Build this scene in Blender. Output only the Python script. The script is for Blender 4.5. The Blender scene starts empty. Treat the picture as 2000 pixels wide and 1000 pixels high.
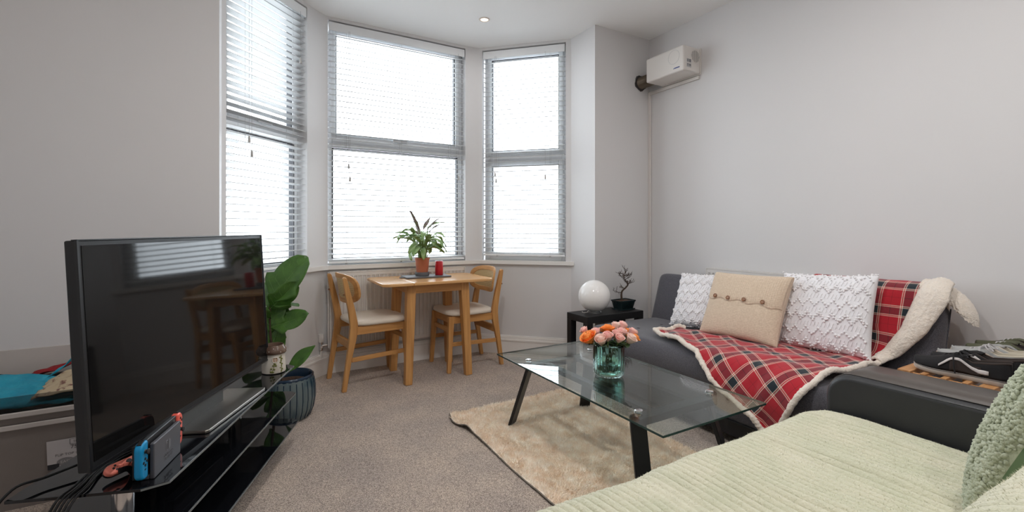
import bpy, math, random
import numpy as np
from mathutils import Vector, Matrix, Euler, noise

random.seed(7); rng = np.random.default_rng(7)
scene = bpy.context.scene
COL = scene.collection
PI = math.pi

# ------------------------------------------------------------------ camera, sky, exposure
cam_d = bpy.data.cameras.new('camera'); cam = bpy.data.objects.new('camera', cam_d); COL.objects.link(cam)
cam.location = (0, 0, 1.10); cam.rotation_euler = (PI/2, 0, 0)
cam_d.sensor_width = 36; cam_d.lens = 16.2; cam_d.shift_y = -0.0265; cam_d.clip_start = 0.02
scene.camera = cam
w = bpy.data.worlds.new('overcast_sky'); scene.world = w; w.use_nodes = True
bg = w.node_tree.nodes['Background']; bg.inputs[0].default_value = (0.86, 0.93, 1.0, 1); bg.inputs[1].default_value = 7.8
scene.view_settings.view_transform = 'Standard'; scene.view_settings.look = 'None'
scene.view_settings.gamma = 1.0; scene.view_settings.use_curve_mapping = False
scene.view_settings.exposure = 0.10
scene.cycles.use_denoising = True
scene.cycles.max_bounces = 14; scene.cycles.diffuse_bounces = 8; scene.cycles.glossy_bounces = 6
scene.cycles.transmission_bounces = 10; scene.cycles.transparent_max_bounces = 24
scene.cycles.sample_clamp_indirect = 12.0
scene.cycles.caustics_reflective = False; scene.cycles.caustics_refractive = False

# room axes: b runs along the window wall (to the right), a runs towards the window wall
BX = Vector((math.cos(PI/6), math.sin(PI/6), 0)); AX = Vector((-math.sin(PI/6), math.cos(PI/6), 0))
R30 = PI/6
def W(b, a, z=0.0): return BX*b + AX*a + Vector((0, 0, z))

# ------------------------------------------------------------------ materials
MATS = {}
def nt(m): return m.node_tree.nodes, m.node_tree.links
def mat(name, col, rough=0.5, metal=0.0, spec=0.5, var=None, bump=None, coat=0.0, sheen=0.0, stretch=None, emit=None, trans=0.0, ior=1.45, coord='Object', sss=0.0, bump2=None):
    m = bpy.data.materials.new(name); m.use_nodes = True; MATS[name] = m
    N, L = nt(m); p = N['Principled BSDF']
    p.inputs['Base Color'].default_value = (*col, 1); p.inputs['Roughness'].default_value = rough
    p.inputs['Metallic'].default_value = metal; p.inputs['Specular IOR Level'].default_value = spec
    p.inputs['Coat Weight'].default_value = coat; p.inputs['Sheen Weight'].default_value = sheen
    p.inputs['Transmission Weight'].default_value = trans; p.inputs['IOR'].default_value = ior
    if emit: p.inputs['Emission Color'].default_value = (*emit[0], 1); p.inputs['Emission Strength'].default_value = emit[1]
    tc = N.new('ShaderNodeTexCoord'); vec = tc.outputs[coord]
    if stretch:
        mp = N.new('ShaderNodeMapping'); mp.inputs['Scale'].default_value = stretch; L.new(vec, mp.inputs['Vector']); vec = mp.outputs['Vector']
    if var:
        sc, col2, lo, hi = var
        n = N.new('ShaderNodeTexNoise'); n.inputs['Scale'].default_value = sc; n.inputs['Detail'].default_value = 5; L.new(vec, n.inputs['Vector'])
        r = N.new('ShaderNodeValToRGB'); r.color_ramp.elements[0].position = lo; r.color_ramp.elements[1].position = hi
        r.color_ramp.elements[0].color = (*col, 1); r.color_ramp.elements[1].color = (*col2, 1)
        L.new(n.outputs['Fac'], r.inputs['Fac']); L.new(r.outputs['Color'], p.inputs['Base Color'])
    if bump:
        sc, st, dist = bump
        n2 = N.new('ShaderNodeTexNoise'); n2.inputs['Scale'].default_value = sc; n2.inputs['Detail'].default_value = 4; L.new(vec, n2.inputs['Vector'])
        bn = N.new('ShaderNodeBump'); bn.inputs['Strength'].default_value = st; bn.inputs['Distance'].default_value = dist
        L.new(n2.outputs['Fac'], bn.inputs['Height']); L.new(bn.outputs['Normal'], p.inputs['Normal'])
    return m

def clear_glass(name, tint, tr=None, rough=0.0, ior=1.5):
    """thin glass: light passes straight through, Fresnel mirror on top"""
    m = bpy.data.materials.new(name); m.use_nodes = True; MATS[name] = m
    N, L = nt(m); N.remove(N['Principled BSDF']); out = N['Material Output']
    t = N.new('ShaderNodeBsdfTransparent'); t.inputs[0].default_value = (*tint, 1)
    g = N.new('ShaderNodeBsdfGlossy'); g.inputs['Roughness'].default_value = rough; g.inputs[0].default_value = (1, 1, 1, 1)
    f = N.new('ShaderNodeFresnel'); geo = N.new('ShaderNodeNewGeometry'); mi = N.new('ShaderNodeMix'); mi.data_type = 'FLOAT'
    mi.inputs[2].default_value = ior; mi.inputs[3].default_value = 1/ior; L.new(geo.outputs['Backfacing'], mi.inputs[0]); L.new(mi.outputs[0], f.inputs['IOR'])
    mx = N.new('ShaderNodeMixShader'); L.new(f.outputs[0], mx.inputs[0]); L.new(t.outputs[0], mx.inputs[1]); L.new(g.outputs[0], mx.inputs[2])
    L.new(mx.outputs[0], out.inputs[0]); return m

def wood(name, c1, c2, axis, rough=0.42, scale=14, coat=0.0):
    st = [scale*1.6]*3; st[axis] = scale*0.10
    m = mat(name, c1, rough, var=(2.2, c2, 0.32, 0.68), stretch=tuple(st), bump=(3.0, 0.15, 0.002), coat=coat)
    return m

mat('wall_paint', (0.70, 0.685, 0.685), 0.55, spec=0.35, bump=(260, 0.05, 0.001), var=(1.3, (0.685, 0.675, 0.675), 0.35, 0.7))
mat('ceiling_paint', (0.94, 0.94, 0.94), 0.7, spec=0.2, bump=(200, 0.04, 0.001))
mat('gloss_white', (0.80, 0.77, 0.74), 0.30, bump=(60, 0.03, 0.001))
mat('upvc', (0.90, 0.92, 0.94), 0.25)
mat('gasket', (0.03, 0.03, 0.035), 0.6)
mat('blind_white', (0.82, 0.83, 0.84), 0.35)
mat('slat_white', (0.52, 0.525, 0.53), 0.45)
mat('cord_grey', (0.42, 0.42, 0.42), 0.7)
mat('tassel', (0.42, 0.40, 0.38), 0.5)
clear_glass('window_glass', (0.97, 0.98, 0.98))
clear_glass('table_glass', (0.86, 0.91, 0.90))
mat('glass_edge', (0.02, 0.05, 0.045), 0.12)
mat('radiator_white', (0.70, 0.67, 0.64), 0.35)
mat('chrome', (0.75, 0.75, 0.76), 0.12, metal=1.0)
mat('brushed_steel', (0.33, 0.30, 0.27), 0.32, metal=1.0, stretch=(1, 60, 60), bump=(20, 0.1, 0.001))
wood('oak_z', (0.62, 0.325, 0.115), (0.45, 0.21, 0.065), 2)
wood('oak_x', (0.62, 0.325, 0.115), (0.45, 0.21, 0.065), 0)
wood('oak_y', (0.62, 0.325, 0.115), (0.45, 0.21, 0.065), 1)
wood('oak_top', (0.74, 0.43, 0.19), (0.58, 0.31, 0.12), 0, rough=0.2, scale=9)
wood('pine', (0.55, 0.29, 0.12), (0.42, 0.19, 0.07), 0, rough=0.5, scale=20)
mat('cream_leather', (0.74, 0.66, 0.56), 0.42, bump=(220, 0.06, 0.001))
mat('black_glass', (0.005, 0.0055, 0.007), 0.03, spec=0.6)
mat('black_glass_edge', (0.16, 0.17, 0.17), 0.15)
mat('screen_black', (0.008, 0.0078, 0.0078), 0.05, spec=0.36)
mat('black_plastic', (0.012, 0.012, 0.013), 0.35)
mat('matte_black', (0.010, 0.010, 0.011), 0.5, bump=(90, 0.04, 0.001))
mat('dock_grey', (0.075, 0.075, 0.085), 0.45, bump=(900, 0.08, 0.0004))
mat('logo_grey', (0.125, 0.125, 0.135), 0.4)
mat('neon_blue', (0.0, 0.24, 0.50), 0.4)
mat('neon_red', (0.85, 0.13, 0.09), 0.4)
mat('coral', (0.90, 0.26, 0.19), 0.4)
mat('fabric_charcoal', (0.058, 0.056, 0.068), 0.9, sheen=0.3, var=(260, (0.125, 0.122, 0.14), 0.35, 0.7), bump=(500, 0.35, 0.002))
mat('leather_black', (0.026, 0.028, 0.031), 0.42, bump=(330, 0.12, 0.001), var=(6, (0.034, 0.035, 0.037), 0.3, 0.7))
mat('leather_worn', (0.085, 0.072, 0.064), 0.42, bump=(330, 0.12, 0.001))
mat('metal_black', (0.014, 0.014, 0.016), 0.35, metal=0.3)
mat('white_cotton', (0.84, 0.83, 0.85), 0.95, sheen=0.2, bump=(380, 0.3, 0.002))
mat('white_tuft', (0.86, 0.84, 0.85), 0.95, sheen=0.2)
mat('knit_beige', (0.60, 0.47, 0.35), 0.95, sheen=0.2, bump=(260, 0.4, 0.002), var=(120, (0.70, 0.57, 0.44), 0.35, 0.7))
mat('button_wood', (0.23, 0.10, 0.045), 0.4)
mat('sherpa', (0.82, 0.73, 0.63), 0.95, sheen=0.3, bump=(130, 0.7, 0.006), var=(60, (0.80, 0.73, 0.65), 0.35, 0.7))
mat('plush_green', (0.56, 0.56, 0.415), 0.92, sheen=0.35, var=(9, (0.63, 0.605, 0.465), 0.35, 0.65), bump=(160, 0.7, 0.005))
mat('plush_fibre', (0.64, 0.635, 0.485), 0.92, sheen=0.35, var=(7, (0.71, 0.68, 0.54), 0.35, 0.65))
mat('boucle_green', (0.36, 0.39, 0.28), 0.95, sheen=0.2, bump=(180, 0.5, 0.004), var=(40, (0.48, 0.51, 0.39), 0.35, 0.65))
mat('velvet_green', (0.13, 0.20, 0.10), 0.8, sheen=0.3)
mat('terracotta', (0.40, 0.12, 0.06), 0.55, bump=(60, 0.05, 0.001))
mat('soil', (0.05, 0.028, 0.018), 1.0, bump=(120, 1.0, 0.01), var=(60, (0.10, 0.05, 0.03), 0.3, 0.7))
mat('slate', (0.13, 0.13, 0.14), 0.55)
mat('candle_red', (0.45, 0.012, 0.02), 0.35)
mat('leaf_fig', (0.045, 0.115, 0.02), 0.32, var=(18, (0.075, 0.18, 0.03), 0.35, 0.7))
mat('leaf_fig_vein', (0.13, 0.25, 0.07), 0.4)
mat('leaf_lily', (0.20, 0.33, 0.11), 0.4, var=(25, (0.36, 0.49, 0.23), 0.4, 0.65))
mat('leaf_purple', (0.16, 0.095, 0.10), 0.5, var=(30, (0.14, 0.16, 0.07), 0.4, 0.7))
mat('stem_green', (0.16, 0.24, 0.06), 0.5)
mat('leaf_dark', (0.020, 0.05, 0.014), 0.45)
mat('bark', (0.060, 0.036, 0.024), 0.9, bump=(150, 0.6, 0.004))
mat('glaze_teal', (0.022, 0.060, 0.085), 0.22, var=(9, (0.13, 0.165, 0.17), 0.42, 0.6), stretch=(1, 1, 0.35))
mat('glaze_blue', (0.012, 0.028, 0.055), 0.2)
mat('bonsai_pot', (0.010, 0.022, 0.024), 0.25)
mat('jar_white', (0.62, 0.585, 0.52), 0.25, var=(14, (0.50, 0.44, 0.36), 0.45, 0.75))
mat('jar_brown', (0.125, 0.075, 0.055), 0.16, var=(6, (0.20, 0.14, 0.105), 0.4, 0.65))
mat('jar_green', (0.16, 0.17, 0.035), 0.4)
mat('jar_window', (0.42, 0.25, 0.15), 0.4)
mat('lamp_opal', (0.90, 0.88, 0.86), 0.10, spec=0.5)
mat('petal_pink', (0.84, 0.42, 0.38), 0.6, var=(30, (0.86, 0.60, 0.52), 0.35, 0.65))
mat('petal_pale', (0.84, 0.57, 0.49), 0.6, var=(30, (0.88, 0.68, 0.58), 0.35, 0.65))
mat('petal_orange', (0.90, 0.24, 0.03), 0.6, var=(30, (0.94, 0.37, 0.10), 0.35, 0.65))
mat('water', (0.75, 0.88, 0.80), 0.0, trans=1.0, ior=1.33)
mat('vase_glass', (0.66, 0.92, 0.88), 0.02, trans=1.0, ior=1.45)
mat('rug_backing', (0.22, 0.19, 0.16), 0.95)
mat('rug_pile', (0.90, 0.76, 0.61), 0.95, sheen=0.5, var=(30, (0.98, 0.92, 0.82), 0.35, 0.68))
mat('vent_white', (0.70, 0.665, 0.63), 0.35)
mat('vent_dark', (0.05, 0.045, 0.045), 0.6)
mat('foil_duct', (0.16, 0.13, 0.10), 0.4, metal=0.8)
mat('sticker_grey', (0.46, 0.46, 0.47), 0.5)
mat('ink', (0.03, 0.03, 0.035), 0.6)
mat('ink_pale', (0.24, 0.23, 0.23), 0.6)
mat('ink_blue', (0.03, 0.06, 0.22), 0.5)
mat('tub_grey', (0.23, 0.20, 0.185), 0.35)
mat('tub_rim', (0.50, 0.46, 0.43), 0.3)
mat('tub_label', (0.55, 0.52, 0.52), 0.5)
mat('bag_blue', (0.01, 0.24, 0.36), 0.5, bump=(40, 0.6, 0.012), var=(14, (0.02, 0.33, 0.46), 0.35, 0.65))
mat('cloth_red', (0.25, 0.01, 0.015), 0.8)
mat('cloth_dark', (0.010, 0.010, 0.012), 0.85)
mat('cloth_print', (0.52, 0.42, 0.28), 0.85, var=(45, (0.20, 0.10, 0.08), 0.56, 0.66))
mat('cable_black', (0.010, 0.010, 0.011), 0.45)
mat('cable_white', (0.70, 0.67, 0.64), 0.4)
mat('canvas_black', (0.013, 0.012, 0.013), 0.85, bump=(500, 0.3, 0.001))
mat('suede_brown', (0.040, 0.028, 0.024), 0.9)
mat('sole_white', (0.52, 0.47, 0.42), 0.6, var=(22, (0.36, 0.31, 0.27), 0.45, 0.75))
mat('stripe_white', (0.66, 0.61, 0.59), 0.6)
mat('shoe_cream', (0.56, 0.45, 0.36), 0.6)
mat('shoe_grey', (0.34, 0.34, 0.33), 0.7)
mat('shoe_olive', (0.085, 0.088, 0.05), 0.8)
mat('lace_grey', (0.46, 0.44, 0.44), 0.8)
mat('lining', (0.035, 0.03, 0.028), 0.9)
mat('lining_pale', (0.50, 0.45, 0.36), 0.9)
mat('downlight_glow', (1, 0.95, 0.88), 0.4, emit=((1.0, 0.86, 0.68), 3.0))
mat('downlight_ring', (0.75, 0.66, 0.60), 0.3)
mat('pavement', (0.80, 0.79, 0.77), 0.9, var=(2, (0.74, 0.73, 0.71), 0.3, 0.7))
clear_glass('tub_clear', (0.62, 0.62, 0.62), rough=0.25, ior=1.3)

def carpet():
    m = mat('carpet', (0.26, 0.205, 0.175), 0.97, spec=0.1, sheen=0.15)
    N, L = nt(m); p = N['Principled BSDF']; tc = N.new('ShaderNodeTexCoord')
    n = N.new('ShaderNodeTexVoronoi'); n.inputs['Scale'].default_value = 330; L.new(tc.outputs['Object'], n.inputs['Vector'])
    sx = N.new('ShaderNodeSeparateColor'); L.new(n.outputs['Color'], sx.inputs[0])
    r = N.new('ShaderNodeValToRGB'); e = r.color_ramp.elements; e[0].position = 0.0; e[1].position = 1.0; e[0].color = (0.245, 0.19, 0.158, 1); e[1].color = (0.77, 0.655, 0.56, 1)
    L.new(sx.outputs[0], r.inputs['Fac'])
    n3 = N.new('ShaderNodeTexNoise'); n3.inputs['Scale'].default_value = 3.5; n3.inputs['Detail'].default_value = 4; L.new(tc.outputs['Object'], n3.inputs['Vector'])
    r3 = N.new('ShaderNodeValToRGB'); e = r3.color_ramp.elements; e[0].position = 0.35; e[1].position = 0.65; e[0].color = (0.86, 0.86, 0.88, 1); e[1].color = (1.08, 1.06, 1.03, 1)
    L.new(n3.outputs['Fac'], r3.inputs['Fac'])
    mx = N.new('ShaderNodeMix'); mx.data_type = 'RGBA'; mx.blend_type = 'MULTIPLY'; mx.inputs[0].default_value = 1
    L.new(r.outputs['Color'], mx.inputs[6]); L.new(r3.outputs['Color'], mx.inputs[7]); L.new(mx.outputs[2], p.inputs['Base Color'])
    b = N.new('ShaderNodeBump'); b.inputs['Strength'].default_value = 0.6; b.inputs['Distance'].default_value = 0.006
    L.new(n.outputs['Distance'], b.inputs['Height']); L.new(b.outputs['Normal'], p.inputs['Normal'])
carpet()

def plaid():
    m = mat('plaid', (0.5, 0.02, 0.03), 0.9, sheen=0.25)
    N, L = nt(m); p = N['Principled BSDF']; tc = N.new('ShaderNodeTexCoord')
    sp = N.new('ShaderNodeSeparateXYZ'); L.new(tc.outputs['UV'], sp.inputs[0])
    red = (0.42, 0.008, 0.020); navy = (0.010, 0.018, 0.026); cream = (0.78, 0.66, 0.54); blk = (0.05, 0.004, 0.006)
    stops = [(0, cream), (0.030, red), (0.055, cream), (0.085, navy), (0.34, cream), (0.37, red), (0.395, cream), (0.425, red), (0.70, blk), (0.714, red)]
    outs = []
    for ax in (0, 1):
        mu = N.new('ShaderNodeMath'); mu.operation = 'DIVIDE'; mu.inputs[1].default_value = 0.135; L.new(sp.outputs[ax], mu.inputs[0])
        fr = N.new('ShaderNodeMath'); fr.operation = 'FRACT'; L.new(mu.outputs[0], fr.inputs[0])
        r = N.new('ShaderNodeValToRGB'); r.color_ramp.interpolation = 'CONSTANT'; cr = r.color_ramp
        cr.elements[0].position = 0; cr.elements[0].color = (*stops[0][1], 1); cr.elements[1].position = stops[1][0]; cr.elements[1].color = (*stops[1][1], 1)
        for pos, c in stops[2:]: e = cr.elements.new(pos); e.color = (*c, 1)
        L.new(fr.outputs[0], r.inputs[0]); outs.append(r.outputs[0])
    mx = N.new('ShaderNodeMix'); mx.data_type = 'RGBA'; mx.inputs[0].default_value = 0.5
    L.new(outs[0], mx.inputs[6]); L.new(outs[1], mx.inputs[7]); L.new(mx.outputs[2], p.inputs['Base Color'])
    n2 = N.new('ShaderNodeTexNoise'); n2.inputs['Scale'].default_value = 350; L.new(tc.outputs['Object'], n2.inputs['Vector'])
    b = N.new('ShaderNodeBump'); b.inputs['Strength'].default_value = 0.3; b.inputs['Distance'].default_value = 0.003
    L.new(n2.outputs['Fac'], b.inputs['Height']); L.new(b.outputs['Normal'], p.inputs['Normal'])
plaid()

def cane():
    m = mat('cane', (0.55, 0.38, 0.18), 0.5)
    N, L = nt(m); p = N['Principled BSDF']; tc = N.new('ShaderNodeTexCoord'); sp = N.new('ShaderNodeSeparateXYZ'); L.new(tc.outputs['Object'], sp.inputs[0])
    fs = []
    for ax in (1, 2):
        mu = N.new('ShaderNodeMath'); mu.operation = 'MULTIPLY'; mu.inputs[1].default_value = 2*PI/0.0125; L.new(sp.outputs[ax], mu.inputs[0])
        s = N.new('ShaderNodeMath'); s.operation = 'SINE'; L.new(mu.outputs[0], s.inputs[0]); fs.append(s.outputs[0])
    mn = N.new('ShaderNodeMath'); mn.operation = 'MINIMUM'; L.new(fs[0], mn.inputs[0]); L.new(fs[1], mn.inputs[1])
    r = N.new('ShaderNodeValToRGB'); e = r.color_ramp.elements; e[0].position = 0.15; e[0].color = (0.60, 0.43, 0.21, 1); e[1].position = 0.35; e[1].color = (0.13, 0.07, 0.03, 1)
    L.new(mn.outputs[0], r.inputs[0]); L.new(r.outputs[0], p.inputs['Base Color'])
cane()

# ------------------------------------------------------------------ mesh helpers
ICO = None
def _ico():
    global ICO
    t = (1+5**.5)/2
    v = [(-1,t,0),(1,t,0),(-1,-t,0),(1,-t,0),(0,-1,t),(0,1,t),(0,-1,-t),(0,1,-t),(t,0,-1),(t,0,1),(-t,0,-1),(-t,0,1)]
    l = math.sqrt(1+t*t); v = np.array(v)/l
    f = [(0,11,5),(0,5,1),(0,1,7),(0,7,10),(0,10,11),(1,5,9),(5,11,4),(11,10,2),(10,7,6),(7,1,8),(3,9,4),(3,4,2),(3,2,6),(3,6,8),(3,8,9),(4,9,5),(2,4,11),(6,2,10),(8,6,7),(9,8,1)]
    ICO = (v, f)
_ico()

class MB:
    def __init__(s): s.v = []; s.f = []; s.uv = None
    def add(s, vs, fs):
        o = len(s.v); s.v += [tuple(v) for v in vs]; s.f += [tuple(i+o for i in f) for f in fs]; return s
    def box(s, x0, x1, y0, y1, z0, z1, M=None):
        vs = [Vector(p) for p in ((x0,y0,z0),(x1,y0,z0),(x1,y1,z0),(x0,y1,z0),(x0,y0,z1),(x1,y0,z1),(x1,y1,z1),(x0,y1,z1))]
        if M: vs = [M @ v for v in vs]
        return s.add(vs, [(3,2,1,0),(4,5,6,7),(0,1,5,4),(1,2,6,5),(2,3,7,6),(3,0,4,7)])
    def bar(s, p, q, w, t, up=(0,0,1), w2=None, t2=None):
        p = Vector(p); q = Vector(q); d = (q-p).normalized(); up = Vector(up); sx = d.cross(up)
        if sx.length < 1e-4: sx = d.cross(Vector((1,0,0)))
        sx.normalize(); sy = sx.cross(d).normalized(); w2 = w if w2 is None else w2; t2 = t if t2 is None else t2; vs = []
        for c, ww, tt in ((p, w, t), (q, w2, t2)):
            for i, j in ((-1,-1),(1,-1),(1,1),(-1,1)): vs.append(c + sx*(i*ww/2) + sy*(j*tt/2))
        return s.add(vs, [(0,1,2,3),(7,6,5,4),(0,4,5,1),(1,5,6,2),(2,6,7,3),(3,7,4,0)])
    def tube(s, pts, r, seg=8, cap=True):
        pts = [Vector(p) for p in pts]; n = len(pts); rs = r if isinstance(r, (list, tuple)) else [r]*n
        vs = []; ref = None
        for i, p in enumerate(pts):
            d = (pts[min(i+1, n-1)] - pts[max(i-1, 0)]).normalized()
            if ref is None:
                ref = Vector((0,0,1)) if abs(d.z) < .9 else Vector((1,0,0))
            u = (ref - d*ref.dot(d)).normalized(); v = d.cross(u); ref = u
            for k in range(seg):
                a = 2*PI*k/seg; vs.append(p + (u*math.cos(a) + v*math.sin(a))*rs[i])
        fs = [(i*seg+k, i*seg+(k+1)%seg, (i+1)*seg+(k+1)%seg, (i+1)*seg+k) for i in range(n-1) for k in range(seg)]
        if cap: fs += [tuple(range(seg-1, -1, -1)), tuple((n-1)*seg+k for k in range(seg))]
        return s.add(vs, fs)
    def lathe(s, prof, seg=24, c=(0,0,0), rfn=None, M=None):
        vs = []; c = Vector(c)
        for i, (r, z) in enumerate(prof):
            for k in range(seg):
                a = 2*PI*k/seg; rr = r*(rfn(a, i) if rfn else 1); v = c + Vector((rr*math.cos(a), rr*math.sin(a), z)); vs.append(M @ v if M else v)
        n = len(prof)
        fs = [(i*seg+k, i*seg+(k+1)%seg, (i+1)*seg+(k+1)%seg, (i+1)*seg+k) for i in range(n-1) for k in range(seg)]
        if prof[0][0] > 0: fs.append(tuple(range(seg-1, -1, -1)))
        if prof[-1][0] > 0: fs.append(tuple((n-1)*seg+k for k in range(seg)))
        return s.add(vs, fs)
    def grid(s, fn, nu, nv, wu=False, flip=False, us=(0,1), vs_=(0,1)):
        vs = [fn(us[0]+(us[1]-us[0])*i/(nu if wu else nu-1), vs_[0]+(vs_[1]-vs_[0])*j/(nv-1)) for i in range(nu) for j in range(nv)]
        fs = []
        for i in range(nu if wu else nu-1):
            for j in range(nv-1):
                a, b, c, d = i*nv+j, ((i+1)%nu)*nv+j, ((i+1)%nu)*nv+j+1, i*nv+j+1
                fs.append((a, d, c, b) if flip else (a, b, c, d))
        return s.add(vs, fs)
    def prism(s, poly, z0, z1, M=None):
        n = len(poly); vs = [Vector((x, y, z0)) for x, y in poly] + [Vector((x, y, z1)) for x, y in poly]
        if M: vs = [M @ v for v in vs]
        return s.add(vs, [tuple(range(n-1, -1, -1)), tuple(range(n, 2*n))] + [(i, (i+1)%n, n+(i+1)%n, n+i) for i in range(n)])
    def blob(s, c, r, sc=(1,1,1), R=None):
        v, f = ICO; c = Vector(c); out = []
        for p in v:
            q = Vector((p[0]*r*sc[0], p[1]*r*sc[1], p[2]*r*sc[2])); out.append(c + (R @ q if R else q))
        return s.add(out, f)
    def ball(s, c, r, seg=20, rings=12, sc=(1,1,1)):
        prof = [(max(r*math.sin(PI*i/rings), 0.0), -r*math.cos(PI*i/rings)) for i in range(rings+1)]
        o = len(s.v); s.lathe(prof, seg); c = Vector(c)
        for i in range(o, len(s.v)):
            p = s.v[i]; s.v[i] = (c.x+p[0]*sc[0], c.y+p[1]*sc[1], c.z+p[2]*sc[2])
        return s
    def build(s, name, m, parent=None, smooth=None, bevel=0, bseg=2, loc=None, rot=None, sub=0):
        me = bpy.data.meshes.new(name); me.from_pydata(s.v, [], s.f); me.validate(clean_customdata=False)
        if s.uv is not None:
            ul = me.uv_layers.new(name='UVMap'); li = np.empty(len(me.loops), dtype=np.int32); me.loops.foreach_get('vertex_index', li)
            ul.data.foreach_set('uv', np.asarray(s.uv, dtype=np.float32)[li].ravel())
        me.materials.append(MATS[m] if isinstance(m, str) else m)
        if smooth is not None:
            me.polygons.foreach_set('use_smooth', [True]*len(me.polygons))
            if smooth < 180: me.set_sharp_from_angle(angle=math.radians(smooth))
        me.update()
        o = bpy.data.objects.new(name, me); COL.objects.link(o)
        if parent: o.parent = parent
        if loc is not None: o.location = loc
        if rot is not None: o.rotation_euler = rot
        if bevel:
            md = o.modifiers.new('bevel', 'BEVEL'); md.width = bevel; md.segments = bseg; md.limit_method = 'ANGLE'; md.angle_limit = math.radians(35)
            if smooth is None:
                me.polygons.foreach_set('use_smooth', [True]*len(me.polygons)); md.harden_normals = True
        if sub:
            md = o.modifiers.new('sub', 'SUBSURF'); md.levels = sub; md.render_levels = sub
        return o

def thing(name, label, cat, loc=(0,0,0), rz=0.0, group=None, rot=None):
    o = bpy.data.objects.new(name, None); COL.objects.link(o); o.empty_display_size = 0.05
    o.location = loc; o.rotation_euler = rot if rot else (0, 0, rz); o['label'] = label; o['category'] = cat
    if group: o['group'] = group
    return o
def tag(o, label, cat, group=None, kind=None):
    o['label'] = label; o['category'] = cat
    if group: o['group'] = group
    if kind: o['kind'] = kind
    return o
def struct(o, label=None):
    o['kind'] = 'structure'
    if label: o['label'] = label
    return o
def clone(o, parent=None, name=None):
    c = o.copy(); COL.objects.link(c); c.parent = parent
    for ch in list(o.children): clone(ch, c)
    return c
def fibres(name, pts, nrm, length, width, m, parent, jitter=0.6, lvar=0.5):
    """one short blade (a triangle) at each point"""
    pts = np.asarray(pts); nrm = np.asarray(nrm); n = len(pts)
    d = nrm + rng.normal(0, jitter, (n, 3)); d /= np.linalg.norm(d, axis=1)[:, None]
    s = np.cross(d, rng.normal(0, 1, (n, 3))); s /= np.linalg.norm(s, axis=1)[:, None] + 1e-9
    L = length*(1 + rng.uniform(-lvar, lvar, n))[:, None]
    v = np.empty((n*3, 3)); v[0::3] = pts - s*width/2; v[1::3] = pts + s*width/2; v[2::3] = pts + d*L
    f = np.arange(n*3).reshape(n, 3)
    me = bpy.data.meshes.new(name); me.from_pydata(v.tolist(), [], f.tolist()); me.materials.append(MATS[m]); me.update()
    o = bpy.data.objects.new(name, me); COL.objects.link(o); o.parent = parent; o['kind'] = 'stuff'
    return o
def text(s, size, m, parent, loc, rot, name='lettering', depth=0.0003, align='CENTER'):
    c = bpy.data.curves.new(name, 'FONT'); c.body = s; c.size = size; c.align_x = align; c.align_y = 'CENTER'; c.extrude = depth; c.resolution_u = 2
    t = bpy.data.objects.new(name+'_tmp', c); COL.objects.link(t); bpy.context.view_layer.update()
    me = bpy.data.meshes.new_from_object(t.evaluated_get(bpy.context.evaluated_depsgraph_get())); me.name = name
    bpy.data.objects.remove(t); bpy.data.curves.remove(c); me.materials.clear(); me.materials.append(MATS[m])
    o = bpy.data.objects.new(name, me); COL.objects.link(o); o.parent = parent; o.location = loc; o.rotation_euler = rot
    return o
def nz(x, y, z=0.0): return noise.noise(Vector((x, y, z)))
def catmull(pts, n):
    pts = [np.array(p, float) for p in pts]; P = [2*pts[0]-pts[1]] + pts + [2*pts[-1]-pts[-2]]; out = []
    for i in range(1, len(P)-2):
        for k in range(n):
            t = k/n; out.append(.5*((2*P[i])+(-P[i-1]+P[i+1])*t+(2*P[i-1]-5*P[i]+4*P[i+1]-P[i+2])*t*t+(-P[i-1]+3*P[i]-3*P[i+1]+P[i+2])*t**3))
    out.append(pts[-1]); return out
# ------------------------------------------------------------------ room shell (mesh in b, a, z; object turned by 30 degrees)
CEIL = 2.725; SILL = 0.82; HEAD = 2.70
B_R = 3.008; B_L = -1.15; A_BACK = 2.845; A_REAR = -1.7
RB = (0, 0, R30)
def bay_pt(seg, t):
    """point on the bay's inner face: seg 0 left cant, 1 centre, 2 right cant; t runs left to right in metres"""
    if seg == 0: s = t/math.sqrt(2); return (-0.12+s, 3.12+s)
    if seg == 1: return (0.51+t, 3.75)
    s = t/math.sqrt(2); return (1.81+s, 3.75-s)
def bez(p, c, q, n=8):
    return [((1-t)**2*p[0]+2*t*(1-t)*c[0]+t*t*q[0], (1-t)**2*p[1]+2*t*(1-t)*c[1]+t*t*q[1]) for t in [i/n for i in range(n+1)]]
CL, CR = (0.51, 3.75), (1.81, 3.75)
EL, ER = (-0.12, 3.12), (2.405, 3.155)
wl = (bay_pt(0, 0.030), bay_pt(0, 0.712))          # window edges on the inner face
wc = (bay_pt(1, 0.030), bay_pt(1, 1.178))
wr = (bay_pt(2, 0.040), bay_pt(2, 0.795))
pier_l = bez(wl[1], CL, wc[0]); pier_r = bez(wc[1], CR, wr[0])
full = [EL, wl[0]] + pier_l + pier_r + [wr[1], ER]
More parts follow.
